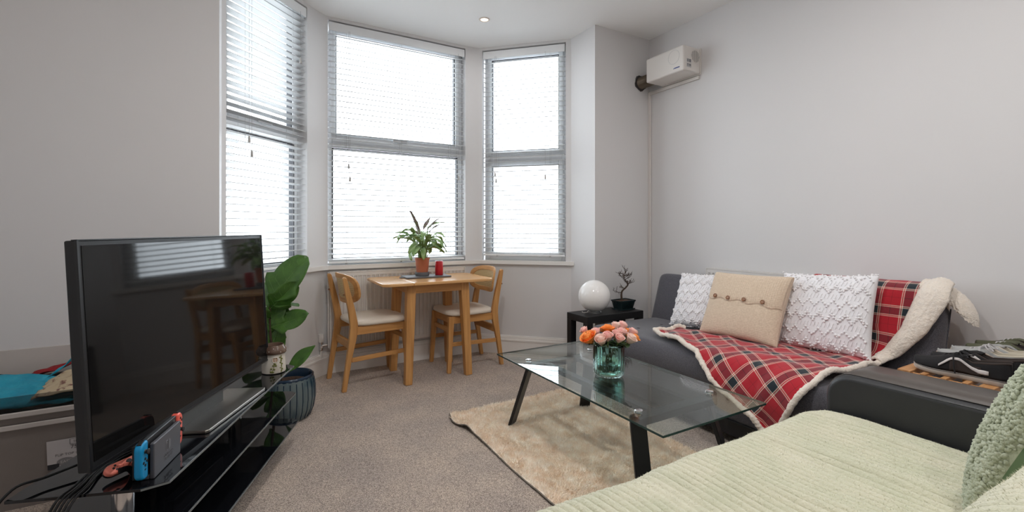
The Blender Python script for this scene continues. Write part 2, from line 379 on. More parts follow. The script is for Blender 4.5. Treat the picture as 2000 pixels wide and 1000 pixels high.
def strip(mb, pts, z0, z1, out, inn=0.0):
    """solid band along a polyline; out = thickness away from the room, inn = offset into the room"""
    pts = [Vector((p[0], p[1])) for p in pts]; n = len(pts); nr = []
    for i in range(n):
        d = (pts[min(i+1, n-1)] - pts[max(i-1, 0)]).normalized(); nr.append(Vector((-d.y, d.x)))
    vs = []
    for p, q in zip(pts, nr):
        a = p - q*inn; b = p + q*out
        vs += [(a.x, a.y, z0), (b.x, b.y, z0), (b.x, b.y, z1), (a.x, a.y, z1)]
    fs = []
    for i in range(n-1):
        o = i*4; k = o+4
        fs += [(o, o+3, k+3, k), (o+1, k+1, k+2, o+2), (o+3, o+2, k+2, k+3), (o, k, k+1, o+1)]
    fs += [(0, 1, 2, 3), ((n-1)*4+3, (n-1)*4+2, (n-1)*4+1, (n-1)*4)]
    mb.add(vs, fs)
PLAN = [(B_L-.2, A_REAR-.2), (B_R+.2, A_REAR-.2), (B_R+.2, A_BACK+.3), (ER[0]+.14, A_BACK+.3), (ER[0]+.14, ER[1]+.14), (CR[0]+.083, CR[1]+.2), (CL[0]-.083, CL[1]+.2), (EL[0]-.14, EL[1]+.14), (EL[0]-.14, A_BACK+.3), (B_L-.2, A_BACK+.3)]
m = MB(); m.prism(PLAN, -0.1, 0.0); struct(m.build('floor', 'carpet', rot=RB))
m = MB(); m.prism(PLAN, CEIL, CEIL+.1); struct(m.build('ceiling', 'ceiling_paint', rot=RB))
m = MB(); m.box(B_R, B_R+.2, A_REAR-.2, A_BACK+.3, 0, CEIL); struct(m.build('wall_right', 'wall_paint', rot=RB))
m = MB(); m.box(B_L-.2, B_L, A_REAR-.2, A_BACK+.3, 0, CEIL); struct(m.build('wall_left', 'wall_paint', rot=RB))
m = MB(); m.box(B_L, B_R, A_REAR-.2, A_REAR, 0, CEIL); struct(m.build('wall_rear', 'wall_paint', rot=RB))
m = MB(); m.box(B_L, EL[0], A_BACK, A_BACK+.275, 0, CEIL).box(EL[0]-.16, EL[0]-.0005, EL[1]-.05, EL[1]+.04, 0, CEIL); struct(m.build('wall_back_left', 'wall_paint', rot=RB))
m = MB(); m.box(ER[0], B_R, A_BACK, A_BACK+.31, 0, CEIL).box(ER[0]+.0005, ER[0]+.16, ER[1]-.05, ER[1]+.04, 0, CEIL); struct(m.build('wall_back_right', 'wall_paint', rot=RB))
m = MB(); T = 0.20
strip(m, full, 0, SILL-.03, T)
strip(m, [EL, wl[0]], SILL-.03, CEIL, T); strip(m, pier_l, SILL-.03, CEIL, T); strip(m, pier_r, SILL-.03, CEIL, T); strip(m, [wr[1], ER], SILL-.03, CEIL, T)
for e in (wl, wc, wr): strip(m, e, HEAD, CEIL, T)
struct(m.build('wall_bay', 'wall_paint', rot=RB, smooth=30))
m = MB(); strip(m, [EL, wl[0]] + pier_l + pier_r + [wr[1], (ER[0]+.02, ER[1]-.02)], SILL-.03, SILL, T-.02, 0.035); struct(m.build('trim_1', 'gloss_white', rot=RB, smooth=30), 'white painted window sill running round the bay')
def skirting(name, pts):
    m = MB(); strip(m, pts, 0, .115, 0, .020); strip(m, pts, .115, .128, 0, .026); strip(m, pts, .128, .150, 0, .018); strip(m, pts, .150, .160, 0, .010)
    return struct(m.build(name, 'gloss_white', rot=RB, smooth=30))
skirting('baseboard_bay', full)
skirting('baseboard_back_right', [(ER[0], A_BACK), (B_R, A_BACK)])
skirting('baseboard_pier_right', [(ER[0], ER[1]-.02), (ER[0], A_BACK)])
skirting('baseboard_back_left', [(B_L, A_BACK), (EL[0], A_BACK)])
skirting('baseboard_right', [(B_R, A_BACK), (B_R, A_REAR)])
m = MB(); m.box(-14, 16, 3.96, 30, -0.9, -0.8); struct(m.build('ground_outside', 'pavement', rot=RB))

# ------------------------------------------------------------------ windows and blinds
def window(n, p, q, zt, casement):
    p = Vector(p); q = Vector(q); wd = (q-p).length; d = (q-p).normalized(); ang = math.atan2(d.y, d.x) + R30
    pos = W(p.x, p.y); R = (0, 0, ang)
    root = MB(); y0, y1 = 0.085, 0.155; fw = .045
    root.box(0, fw, y0, y1, SILL, HEAD).box(wd-fw, wd, y0, y1, SILL, HEAD).box(fw, wd-fw, y0, y1, SILL, SILL+fw).box(fw, wd-fw, y0, y1, HEAD-fw, HEAD).box(fw, wd-fw, y0, y1, zt-.035, zt+.035)
    o = struct(root.build('window_%d' % n, 'upvc', loc=pos, rot=R, bevel=.004)); 
    def sash(z0, z1, deep):
        s = MB(); a, b = fw-.012, wd-fw+.012; sw = .036; yy0, yy1 = y0-.022, y0+.035
        if deep: s.box(a, a+sw, yy0, yy1, z0, z1).box(b-sw, b, yy0, yy1, z0, z1).box(a+sw, b-sw, yy0, yy1, z0, z0+sw).box(a+sw, b-sw, yy0, yy1, z1-sw, z1); s.build('sash', 'upvc', o, bevel=.005); i0, i1, j0, j1 = a+sw, b-sw, z0+sw, z1-sw
        else: i0, i1, j0, j1 = fw, wd-fw, z0+.01, z1-.01
        g = MB(); gy0, gy1 = y0-.012, y0+.03; t = .007
        g.box(i0, i0+t, gy0, gy1, j0, j1).box(i1-t, i1, gy0, gy1, j0, j1).box(i0, i1, gy0, gy1, j0, j0+t).box(i0, i1, gy0, gy1, j1-t, j1); g.build('gasket', 'gasket', o)
        c = MB(); c.box(i0, i1, y0+.008, y0+.012, j0, j1); c.build('pane', 'window_glass', o)
    sash(zt+.03, HEAD-fw+.01, True); sash(SILL+fw-.01, zt-.03, casement)
    h = MB(); h.bar((wd/2-.06, y0-.035, zt+.052), (wd/2+.06, y0-.035, zt+.052), .018, .02); h.box(wd/2-.02, wd/2+.02, y0-.03, y0-.02, zt+.035, zt+.065); h.build('handle', 'upvc', o, bevel=.004)
    return o
window(1, *wl, 1.745, False); window(2, *wc, 1.775, False); window(3, *wr, 1.735, True)
def blind(label, p, q, tassels, bottom, tilt):
    p = Vector(p); q = Vector(q); d = (q-p).normalized(); p = p + d*.008; q = q - d*.008; wd = (q-p).length; ang = math.atan2(d.y, d.x) + R30
    t = thing('venetian_blind', label, 'blind', W(p.x, p.y, SILL), ang, 'white slatted blinds in the bay window')
    H = HEAD - SILL - .012
    m = MB(); m.box(0, wd, .0, .006, H-.065, H).box(0, wd, .006, .05, H-.006, H).box(0, wd, .044, .05, H-.045, H).box(0, .004, 0, .05, H-.065, H).box(wd-.004, wd, 0, .05, H-.065, H); m.build('head_rail', 'blind_white', t, bevel=.0015)
    sl = MB(); N = 5
    def top(u, v):
        y = -.0235 + .047*v; c = .0028*(1-(2*v-1)**2); return Vector((.002+(wd-.004)*u, y, c))
    sl.grid(top, 2, N); o = len(sl.v); sl.grid(lambda u, v: top(u, v) - Vector((0, 0, .0040)), 2, N, flip=True)
    sl.f += [(0, o, o+N, N), (N-1, 2*N-1, o+2*N-1, o+N-1), tuple(range(N)) + tuple(range(o+N-1, o-1, -1)), tuple(range(2*N-1, N-1, -1)) + tuple(range(o+N, o+2*N))]
    pitch = .0425; z = bottom + .032; first = None; k = 0
    while z < H-.075:
        if first is None: first = s = sl.build('slat', 'slat_white', t, smooth=40)
        else: s = first.copy(); COL.objects.link(s)
        s.location = (0, .031, z); s.rotation_euler = (math.radians(tilt+random.uniform(-1.2, 1.2)), 0, 0); z += pitch; k += 1
    m = MB(); m.box(0, wd, .008, .054, bottom, bottom+.018); m.build('bottom_rail', 'blind_white', t, bevel=.004)
    cx = [.13, wd-.13] if wd < .9 else [.13, wd/2, wd-.13]
    for x in cx:
        m = MB(); m.tube([(x, .004, bottom+.01), (x, .004, H-.05)], .0009, 4).tube([(x, .058, bottom+.01), (x, .058, H-.05)], .0009, 4); m.build('ladder_cord', 'cord_grey', t)
        m = MB(); m.lathe([(.007, -.006), (.008, 0), (.006, .004)], 8, (x, .012, bottom)); m.build('cord_plug', 'tassel', t)
    for x, zz in tassels:
        m = MB(); m.tube([(x, -.006, zz-SILL), (x, -.006, H-.05)], .0011, 4); c = m.build('pull_cord', 'cord_grey', t)
        m = MB(); m.lathe([(.003, .030), (.005, .024), (.0085, .002), (.0085, -.010), (.004, -.012)], 8, (x, -.006, zz-SILL-.02)); m.build('tassel', 'tassel', c, smooth=40)
    return t
blind('white slatted blind in the left side of the bay, behind the television', *wl, [(.15, 1.66), (.17, 1.575), (.60, 2.3)], .012, -9)
blind('wide white slatted blind in the middle bay window, above the dining table', *wc, [(.145, 1.60), (.155, 1.50), (1.07, 1.56)], .012, 11)
blind('narrow white slatted blind in the right side of the bay, beside the corner wall', *wr, [(.115, 1.60), (.125, 1.54), (.57, 1.56)], .040, 11)
# ------------------------------------------------------------------ radiators
def radiator(name, label, loc, rz, wd, ht, z0, valve):
    t = thing(name, label, 'radiator', loc, rz)        # local x along the wall, y towards the room is negative
    m = MB(); n = int(wd/.033); pts = []
    for i in range(n):
        x = wd*i/n; s = wd/n
        pts += [(x, -.030), (x+s*.30, -.030), (x+s*.42, -.022), (x+s*.88, -.022)]
    pts.append((wd, -.030)); poly = pts + [(wd, -.014), (0, -.014)]
    m.prism(poly[::-1], z0+.03, z0+ht-.03); m.box(0, wd, -.030, -.014, z0, z0+.03).box(0, wd, -.030, -.014, z0+ht-.03, z0+ht-.006)
    m.build('front_panel', 'radiator_white', t)
    m = MB(); m.box(0, wd, -.012, .012, z0+.02, z0+ht-.03); m.build('back_panel', 'radiator_white', t)
    for x in (-.012, wd+.002): m = MB(); m.box(x, x+.010, -.032, .03, z0+.01, z0+ht); m.build('side_cap', 'radiator_white', t, bevel=.003)
    m = MB(); m.box(0, wd, -.030, -.022, z0+ht-.004, z0+ht+.004).box(0, wd, .018, .026, z0+ht-.004, z0+ht+.004)
    for i in range(int(wd/.03)): m.box(i*.03, i*.03+.008, -.022, .018, z0+ht-.004, z0+ht+.002)
    m.build('top_grille', 'radiator_white', t)
    if valve:
        v = MB(); v.tube([(-.01, -.008, z0+.03), (-.065, -.008, z0+.03)], .011, 10).tube([(-.058, -.008, z0-.005), (-.058, -.008, z0+.055)], .013, 10).tube([(-.058, -.02, z0+.03), (-.058, -.05, z0+.03)], .008, 8)
        vo = v.build('valve', 'chrome', t, smooth=40)
        v = MB(); v.lathe([(.017, z0+.055), (.020, z0+.06), (.021, z0+.10), (.018, z0+.115), (0, z0+.116)], 16, (-.058, -.008, 0), rfn=lambda a, i: 1+.05*math.cos(8*a)); v.build('thermostat_head', 'radiator_white', vo, smooth=30)
        v = MB(); v.tube([(-.058, -.008, z0), (-.058, -.008, 0)], .0085, 10); v.build('pipe', 'radiator_white', t, smooth=40)
    return t
radiator('panel_radiator', 'white ribbed panel radiator under the middle bay window behind the dining table', W(.545, 3.712), R30, 1.10, .575, .195, True)
radiator('panel_radiator', 'white radiator on the right wall, its top edge showing behind the grey sofa', W(2.968, 2.22), R30-PI/2, 0.95, .62, .19, False)

# ------------------------------------------------------------------ dining table and chairs
def dining_table():
    cb, ca = 1.2225, 3.375; L, D = .845, .53; H = .725
    t = thing('dining_table', 'small oak drop-leaf dining table with rounded top below the bay window', 'table', W(cb, ca), R30)
    def top(x0, x1, name, rl, rr):
        poly = []
        for cx, cy, r, a0 in ((x0, -D/2, rl, PI), (x1, -D/2, rr, 1.5*PI), (x1, D/2, rr, 0), (x0, D/2, rl, PI/2)):
            if r == 0: poly.append((cx, cy)); continue
            ox = cx + r*(1 if cx == x0 else -1); oy = cy + r*(1 if cy < 0 else -1)
            poly += [(ox+r*math.cos(a0+k*PI/12), oy+r*math.sin(a0+k*PI/12)) for k in range(7)]
        m = MB(); m.prism(poly, H-.022, H); return m.build(name, 'oak_top', t, bevel=.007, bseg=3)
    top(-L/2, -.2105, 'leaf', .05, 0); top(-.209, L/2, 'tabletop', 0, .06)
    m = MB(); ax, ay = .22, .185
    m.box(-ax, ax, -ay-.010, -ay+.010, H-.085, H-.024).box(-ax, ax, ay-.010, ay+.010, H-.085, H-.024); m.build('apron', 'oak_x', t, bevel=.002)
    m = MB(); m.box(-ax-.01, -ax+.010, -ay, ay, H-.085, H-.024).box(ax-.010, ax+.01, -ay, ay, H-.085, H-.024); m.build('end_apron', 'oak_y', t, bevel=.002)
    for sx in (-1, 1):
        for sy in (-1, 1):
            m = MB(); m.bar((sx*.205, sy*.165, H-.024), (sx*.232, sy*.192, 0), .067, .064, up=(0, 1, 0), w2=.052, t2=.050); m.build('leg', 'oak_z', t, bevel=.006)
dining_table()
def side_profile_prism(mb, pts, y0, y1):
    """polygon given in x, z pushed along y"""
    M = Matrix(((1,0,0,0),(0,0,-1,0),(0,1,0,0),(0,0,0,1)))
    mb.prism(pts, -y1, -y0, M)
def chair(label, b, a, rz):
    t = thing('dining_chair', label, 'chair', W(b, a), R30+rz, 'oak dining chairs with cane backs')
    for s in (-1, 1):
        y = s*.178
        cl = catmull([(-.252, 0), (-.222, .2), (-.188, .40), (-.198, .52), (-.232, .68), (-.250, .765)], 5)
        wid = np.interp([p[1] for p in cl], [0, .2, .40, .5, .7, .77], [.030, .036, .054, .050, .036, .026])
        poly = [(p[0]-w_/2, p[1]) for p, w_ in zip(cl, wid)] + [(cl[-1][0], cl[-1][1]+.010)] + [(p[0]+w_/2, p[1]) for p, w_ in zip(cl[::-1], wid[::-1])]
        m = MB(); side_profile_prism(m, poly[::-1], y-.015, y+.015); m.build('back_post', 'oak_z', t, bevel=.005)
        m = MB(); m.bar((.186, s*.165, .425), (.212, s*.183, 0), .045, .036, up=(0, 1, 0), w2=.030, t2=.028); m.build('leg', 'oak_z', t, bevel=.005)
        m = MB(); m.box(-.180, .185, s*.172-.011, s*.172+.011, .372, .428); m.build('side_rail', 'oak_x', t, bevel=.003)
        m = MB(); m.bar((-.200, s*.176, .205), (.195, s*.174, .215), .018, .030); m.build('stretcher', 'oak_x', t, bevel=.003)
    m = MB(); m.box(.172, .194, -.165, .165, .372, .428); m.build('front_rail', 'oak_y', t, bevel=.003)
    m = MB(); m.box(-.205, -.183, -.165, .165, .270, .325); m.build('back_stretcher', 'oak_y', t, bevel=.003)
    m = MB(); m.box(.180, .198, -.165, .165, .300, .335); m.build('front_stretcher', 'oak_y', t, bevel=.003)
    # seat pad
    m = MB()
    def pad(th, v):
        c, s_ = math.cos(th*2*PI), math.sin(th*2*PI); e = .45
        ex = math.copysign(abs(c)**e, c); ey = math.copysign(abs(s_)**e, s_)
        r, z = v
        wx, wy = (.208 if ex > 0 else .200), .215 if ex > 0 else .205
        return Vector((.010+ex*wx*r, ey*wy*r, z))
    prof = [(.0, .430), (.92, .430), (.985, .436), (1.0, .447), (.985, .460), (.93, .468), (.75, .473), (.4, .476), (0, .477)]
    nu = 40; vs = [pad(i/nu, p) for i in range(nu) for p in prof]; nv = len(prof)
    m.add(vs, [(i*nv+j, ((i+1)%nu)*nv+j, ((i+1)%nu)*nv+j+1, i*nv+j+1) for i in range(nu) for j in range(nv-1)]); m.build('seat', 'cream_leather', t, smooth=60)
    # curved back: wooden ring with a cane panel
    def bk(y, z, off):
        return Vector((-.214 - .17*(z-.60)*1.0 + .055*(y/.2)**2 + off, y, z))
    def ring(th, k):
        c, s_ = math.cos(th*2*PI), math.sin(th*2*PI); e = .62
        return math.copysign(abs(c)**e, c)*k, math.copysign(abs(s_)**e, s_)*k
    zc, hw, hh = .685, .212, .105; nu = 48; m = MB(); vs = []
    for i in range(nu):
        for (k, kk, off) in ((1, 1, .0), (.99, .98, .018), (.83, .66, .018), (.83, .66, .0)):
            ex, ey = ring(i/nu, 1); vs.append(bk(ex*hw*k, zc+ey*hh*kk, off))
    m.add(vs, [(i*4+j, ((i+1)%nu)*4+j, ((i+1)%nu)*4+(j+1)%4, i*4+(j+1)%4) for i in range(nu) for j in range(4)])
    ring_o = m.build('backrest', 'oak_y', t, smooth=40, bevel=.003)
    for off, fl in ((.013, False), (.004, True)):
        pass
    m = MB(); vs = []; nr = 8
    for off in (.013, .005):
        for i in range(nu):
            for j in range(nr):
                ex, ey = ring(i/nu, 1); k = j/(nr-1); vs.append(bk(ex*hw*.835*k, zc+ey*hh*.67*k, off))
    fs = []
    for q in (0, 1):
        o = q*nu*nr
        for i in range(nu):
            for j in range(nr-1):
                f = (o+i*nr+j, o+((i+1)%nu)*nr+j, o+((i+1)%nu)*nr+j+1, o+i*nr+j+1); fs.append(f if q == 0 else f[::-1])
    m.add(vs, fs); m.build('cane_panel', 'cane', ring_o, smooth=60)
    for s in (-1, 1):
        m = MB(); M = Matrix.Translation((-.235, s*.178, .655)) @ Matrix.Rotation(-PI/2, 4, 'Y'); 
        m.lathe([(.006, 0), (.006, .022), (0, .023)], 10, M=M); m.build('bolt_cap', 'button_wood', t)
    return t
chair('oak cane-back chair with cream seat at the left end of the dining table', .800, 3.462, math.radians(7))
chair('oak cane-back chair with cream seat at the right end of the dining table', 1.545, 3.462, PI+math.radians(1))

# things on the dining table
def leaf_mesh(L, wd, bend, fold=0.15, tip=1.0, n=9, k=5, wave=0.0, seed=0, curve=None, shape='lance'):
    """leaf growing from the origin along +x, top up; bend = downward curl (radians over the length)"""
    m = MB(); pts = []
    x = z = 0.0; ang = 0.0; axis = [(0, 0, 0)]
    for i in range(1, n):
        ang = -bend*(i/(n-1)); x += L/(n-1)*math.cos(ang); z += L/(n-1)*math.sin(ang); axis.append((x, z, ang))
    vs = []
    for i, ax_ in enumerate(axis):
        t = i/(n-1)
        if shape == 'lance': wv = math.sin(PI*min(t*.92+.06, 1))**.8
        elif shape == 'fiddle': wv = (.16 + .42*math.sin(PI*min(t*1.5, 1))*(t < .4) + .84*max(0, math.sin(PI*min(max((t-.12)/.90, 0), 1)))**.75)*(1 if t < .98 else .25)
        else: wv = max(.08, math.sin(PI*min(t**1.2, 1)))
        wv *= wd/2; px, pz = ax_[0], ax_[1]; an = ax_[2] if i else 0
        for j in range(k):
            s = -1+2*j/(k-1); up = fold*abs(s)*wv + wave*math.sin(9*t+seed+s*2)*abs(s)
            vs.append((px - up*math.sin(an), s*wv, pz + up*math.cos(an)))
    m.add(vs, [(i*k+j, (i+1)*k+j, (i+1)*k+j+1, i*k+j+1) for i in range(n-1) for j in range(k-1)])
    return m
def solidify(o, th=.0008):
    md = o.modifiers.new('solid', 'SOLIDIFY'); md.thickness = th; md.offset = 0; return o
def aim(origin, yaw, pitch, roll=0):
    return Matrix.Translation(origin) @ Matrix.Rotation(yaw, 4, 'Z') @ Matrix.Rotation(-pitch, 4, 'Y') @ Matrix.Rotation(roll, 4, 'X')
tz = .725
tb = thing('serving_slab', 'grey slate slab under the potted plant on the dining table', 'tray', W(1.215, 3.445, tz), R30-.05)
m = MB(); m.box(-.175, .175, -.095, .095, .001, .012); m.build('slab', 'slate', tb, bevel=.002)
m = MB(); m.prism([(-.190+.018*math.cos(k*PI/8), .018*math.sin(k*PI/8)) for k in range(16)], .001, .008); m.build('hanging_tab', 'slate', tb)
pl = thing('potted_calla', 'bushy green potted plant with drooping leaves in a terracotta pot on the dining table', 'plant', W(1.185, 3.445, tz+.012), R30)
m = MB(); m.lathe([(.040, .018), (.050, .022), (.055, .030), (.057, .018), (.052, .001), (.0, .001)][::-1], 28); m.build('saucer', 'slate', pl, smooth=40)
m = MB(); m.lathe([(0, .022), (.043, .022), (.054, .125), (.058, .127), (.058, .140), (.053, .140), (.050, .126), (0, .124)], 32); m.build('pot', 'terracotta', pl, smooth=40)
m = MB(); m.lathe([(.0495, .120), (.049, .130), (.02, .134), (0, .133)], 20); m.build('soil', 'soil', pl)
random.seed(21)
for k in range(46):
    yaw = k*2.399 + random.uniform(-.3, .3); r = random.uniform(.008, .035)
    base = Vector((r*math.cos(yaw), r*math.sin(yaw), .128)); hgt = random.uniform(.08, .20) if k > 9 else random.uniform(.15, .245)
    lean = random.uniform(.15, .55) if k > 9 else random.uniform(.05, .25)
    out = Vector((math.cos(yaw), math.sin(yaw), 0)); tip = base + out*hgt*lean + Vector((0, 0, hgt))
    m = MB(); m.tube([base, base + out*hgt*lean*.3 + Vector((0, 0, hgt*.5)), tip], [.0035, .003, .0022], 6); st = m.build('stem', 'stem_green', pl, smooth=60)
    L = random.uniform(.11, .18); purple = k < 7
    lm = leaf_mesh(L, random.uniform(.040, .062) if not purple else .034, random.uniform(.7, 2.1) if not purple else random.uniform(-.2, .7), .35, wave=.003, seed=k)
    lo = lm.build('leaf', 'leaf_purple' if purple else 'leaf_lily', pl, smooth=70); solidify(lo)
    lo.matrix_local = aim(tip - out*.004, yaw + random.uniform(-.35, .35), random.uniform(.1, .9) if not purple else random.uniform(.5, 1.1), random.uniform(-.5, .5))
cd = thing('pillar_candle', 'red pillar candle on the slate slab beside the potted plant', 'candle', W(1.318, 3.432, tz+.0125), R30)
m = MB(); m.lathe([(0, 0), (.029, 0), (.031, .003), (.031, .103), (.028, .110), (.022, .109), (.008, .104), (0, .103)], 28, rfn=lambda a, i: 1 + (.012*math.cos(a+2) if i in (3, 4) else 0)); m.build('wax', 'candle_red', cd, smooth=50)
m = MB(); m.tube([(0, 0, .102), (.001, 0, .108), (.003, 0, .113)], .0012, 5); m.build('wick', 'ink', cd)

# ------------------------------------------------------------------ glass television stand and what stands on it
SH = [(-.938, 1.262), (-1.10, 2.326), (-1.135, 2.345), (-1.49, 2.33), (-1.285, 1.165), (-.985, 1.222)]
st = thing('television_stand', 'black glass television stand with three shelves and chrome uprights', 'tv stand', (-1.2, 1.75, 0), 0)
for nm, z, g in (('top_shelf', .410, 0), ('middle_shelf', .272, .006), ('bottom_shelf', .128, .018)):
    m = MB(); poly = [(x+1.2+(.8 if x > -1.2 else -.6)*g, y-1.75+(g if y > 1.75 else -g)) for x, y in SH]
    m.prism(poly, z-.008, z); s = m.build(nm, 'black_glass', st, bevel=.0012)
    e = MB(); pp = [Vector((x, y, z-.004)) for x, y in poly]
    for i in (0, 5): e.bar(pp[i] , pp[(i+1) % 6], .0026, .005)
    e.build('polished_edge', 'black_glass_edge', s)
for i, (x, y) in enumerate(((-1.105, 1.31), (-1.38, 1.80), (-1.31, 2.18))):
    for z0, z1 in ((.136-.008, .264), (.272, .402)):
        m = MB(); m.lathe([(.027, z0+.0005), (.027, z1-.0005)], 24, (x+1.2, y-1.75, 0)); m.build('upright', 'chrome', st, smooth=40)
    m = MB(); m.lathe([(.024, .0), (.028, .004), (.028, .10), (.022, .1195)], 20, (x+1.2, y-1.75, 0)); m.build('foot', 'chrome', st, smooth=40)
# television
near, far = Vector((-1.070, 1.168, 0)), Vector((-1.156, 2.185, 0)); tvd = (far-near).normalized(); tvl = (far-near).length
ang = math.atan2(tvd.y, tvd.x)
# local x runs along the screen to the far end, local y points away from the viewer's side (behind), z up
tv = thing('television', 'large black flat-screen television standing on the glass stand', 'television', (near.x, near.y, .410), ang)
lean = Matrix.Translation((0, 0, .07)) @ Matrix.Rotation(math.radians(-3.2), 4, 'X')
TH = .592
m = MB(); m.box(0, tvl, 0, .030, 0, TH, lean); m.build('body', 'matte_black', tv, bevel=.004)
m = MB(); m.box(.014, tvl-.014, -.0012, .001, .022, TH-.014, lean); m.build('screen', 'screen_black', tv)
m = MB(); e = .004
m.box(0, tvl, -.003, .012, TH-.001, TH+.002, lean).box(-.0015, .004, -.003, .004, 0, TH, lean).box(tvl-.004, tvl+.0015, -.003, .004, 0, TH, lean).box(0, tvl, -.003, .004, -.001, .006, lean); m.build('bezel', 'black_plastic', tv)
m = MB(); m.box(.2, tvl-.2, .030, .065, .02, .36, lean); m.build('rear_housing', 'black_plastic', tv, bevel=.01)
m = MB(); m.box(tvl*.35, tvl*.65, .018, .05, -.070, .10); m.build('stand_neck', 'black_plastic', tv, bevel=.004)
m = MB(); m.prism([(.375, -.072), (.385, -.080), (.790, -.085), (.805, -.078), (.80, .075), (.37, .075)], .001, .012); m.build('stand_base', 'brushed_steel', tv, bevel=.003)
text('TV', .010, 'logo_grey', tv, (tvl/2, -.004, .082), (PI/2, 0, 0)) if False else None
# toadstool jar
jr = thing('toadstool_jar', 'white and brown ceramic toadstool-house jar at the far end of the television stand', 'jar', (-1.150, 2.225, .4105), 0)
m = MB(); m.lathe([(0, 0), (.046, 0), (.052, .004), (.053, .03), (.050, .07), (.044, .095), (.044, .10), (.038, .10), (.036, .02), (0, .018)], 36, rfn=lambda a, i: 1+.012*math.cos(11*a)); m.build('body', 'jar_white', jr, smooth=50)
m = MB(); m.lathe([(.040, .088), (.052, .092), (.057, .100), (.056, .112), (.048, .124), (.044, .132), (.040, .132), (.039, .120), (.040, .100)], 40, rfn=lambda a, i: 1+.03*math.cos(3*a+1)+.02*math.cos(5*a)); cap = m.build('cap', 'jar_brown', jr, smooth=60)
random.seed(3)
m = MB()
for k in range(22):
    a = k*2.4; z = random.uniform(.102, .121); r = .0575 - abs(z-.103)*.45; m.blob((r*math.cos(a), r*math.sin(a), z), .0024)
m.build('dots', 'stripe_white', cap, smooth=60)
va = math.atan2(-2.225, 1.150)      # side that faces the room
def on_jar(a, z, r=.0525): return Vector((r*math.cos(va+a), r*math.sin(va+a), z))
m = MB(); 
def ring_tube(mb, a0, z0, r0, tr, n=20):
    mb.tube([on_jar(a0+r0/.052*math.cos(k*2*PI/n), z0+r0*math.sin(k*2*PI/n), .0515) for k in range(n+1)], tr, 6)
ring_tube(m, .10, .068, .0125, .0022); m.tube([on_jar(.10, .056, .0515), on_jar(.10, .080, .0510)], .0016, 5); m.tube([on_jar(.10-.24, .068, .0515), on_jar(.10+.24, .068, .0515)], .0016, 5); w_ = m.build('window_frame', 'jar_white', jr, smooth=60)
m = MB(); m.grid(lambda u, v: on_jar(.10 + v*.22*math.cos(u*2*PI), .068 + v*.0115*math.sin(u*2*PI), .0512), 20, 4, wu=True); m.build('window_pane', 'jar_window', jr)
m = MB(); m.tube([on_jar(-.18, .006), on_jar(-.08, .022), on_jar(.02, .036), on_jar(.20, .050)], .0016, 5)
for a, z in ((-.25, .014), (-.05, .012), (-.2, .028), (.05, .024), (-.05, .042), (.18, .040), (.06, .05)): m.blob(on_jar(a, z, .052), .005, (1, 1, 1))
m.tube([on_jar(.62, .004), on_jar(.70, .03), on_jar(.60, .06), on_jar(.72, .085, .048)], .002, 5)
for k in range(9): m.blob(on_jar(.66+.12*math.sin(k*2.1), .012+.008*k, .052-.0004*k), .0048)
m.build('painted_vine', 'jar_green', jr, smooth=60)

# console dock, console, controllers
fd = Vector((-.24, .97, 0)).normalized(); da = math.atan2(fd.y, fd.x)
dk = thing('console_dock', 'dark grey game console dock at the near corner of the television stand', 'console dock', (-.986, 1.270, .4105), da)   # x along the face, y behind
m = MB(); m.box(0, .160, 0, .012, 0, .098).box(0, .160, .012, .034, 0, .012); m.build('front_shell', 'dock_grey', dk, bevel=.0035)
m = MB(); m.box(0, .160, .034, .054, 0, .092); m.build('rear_shell', 'matte_black', dk, bevel=.0035)
FR = (PI/2, 0, 0); fy = -.0006
def rr_tube(mb, x0, x1, z0, z1, r, y):
    pts = []
    for cx, cz, a0 in ((x1-r, z1-r, 0), (x0+r, z1-r, PI/2), (x0+r, z0+r, PI), (x1-r, z0+r, 1.5*PI)):
        pts += [(cx+r*math.cos(a0+k*PI/8), y, cz+r*math.sin(a0+k*PI/8)) for k in range(5)]
    mb.tube(pts + [pts[0]], .0011, 5)
m = MB(); rr_tube(m, .066, .079, .046, .074, .006, 0); m.blob((.0725, 0, .066), .0032, (1, .25, 1)); m.prism([(.0825, .046), (.089, .046), (.094, .052), (.094, .068), (.089, .074), (.0825, .074)], -.0006, .0006, Matrix(((1,0,0,0),(0,0,1,0),(0,1,0,0),(0,0,0,1)))); lg = m.build('logo', 'logo_grey', dk)
text('NINTENDO', .0095, 'logo_grey', dk, (.080, fy, .036), FR); text('SWITCH', .0125, 'logo_grey', dk, (.080, fy, .025), FR)
cs = thing('handheld_console', 'handheld game console with blue and red side controllers standing in the dock', 'game console', (-.986, 1.270, .4105), da)
m = MB(); m.box(-.006, .166, .0145, .0275, .0125, .112); m.build('tablet', 'black_plastic', cs, bevel=.003)
m = MB(); m.box(.004, .156, .0278, .0286, .022, .106); m.build('display', 'screen_black', cs)
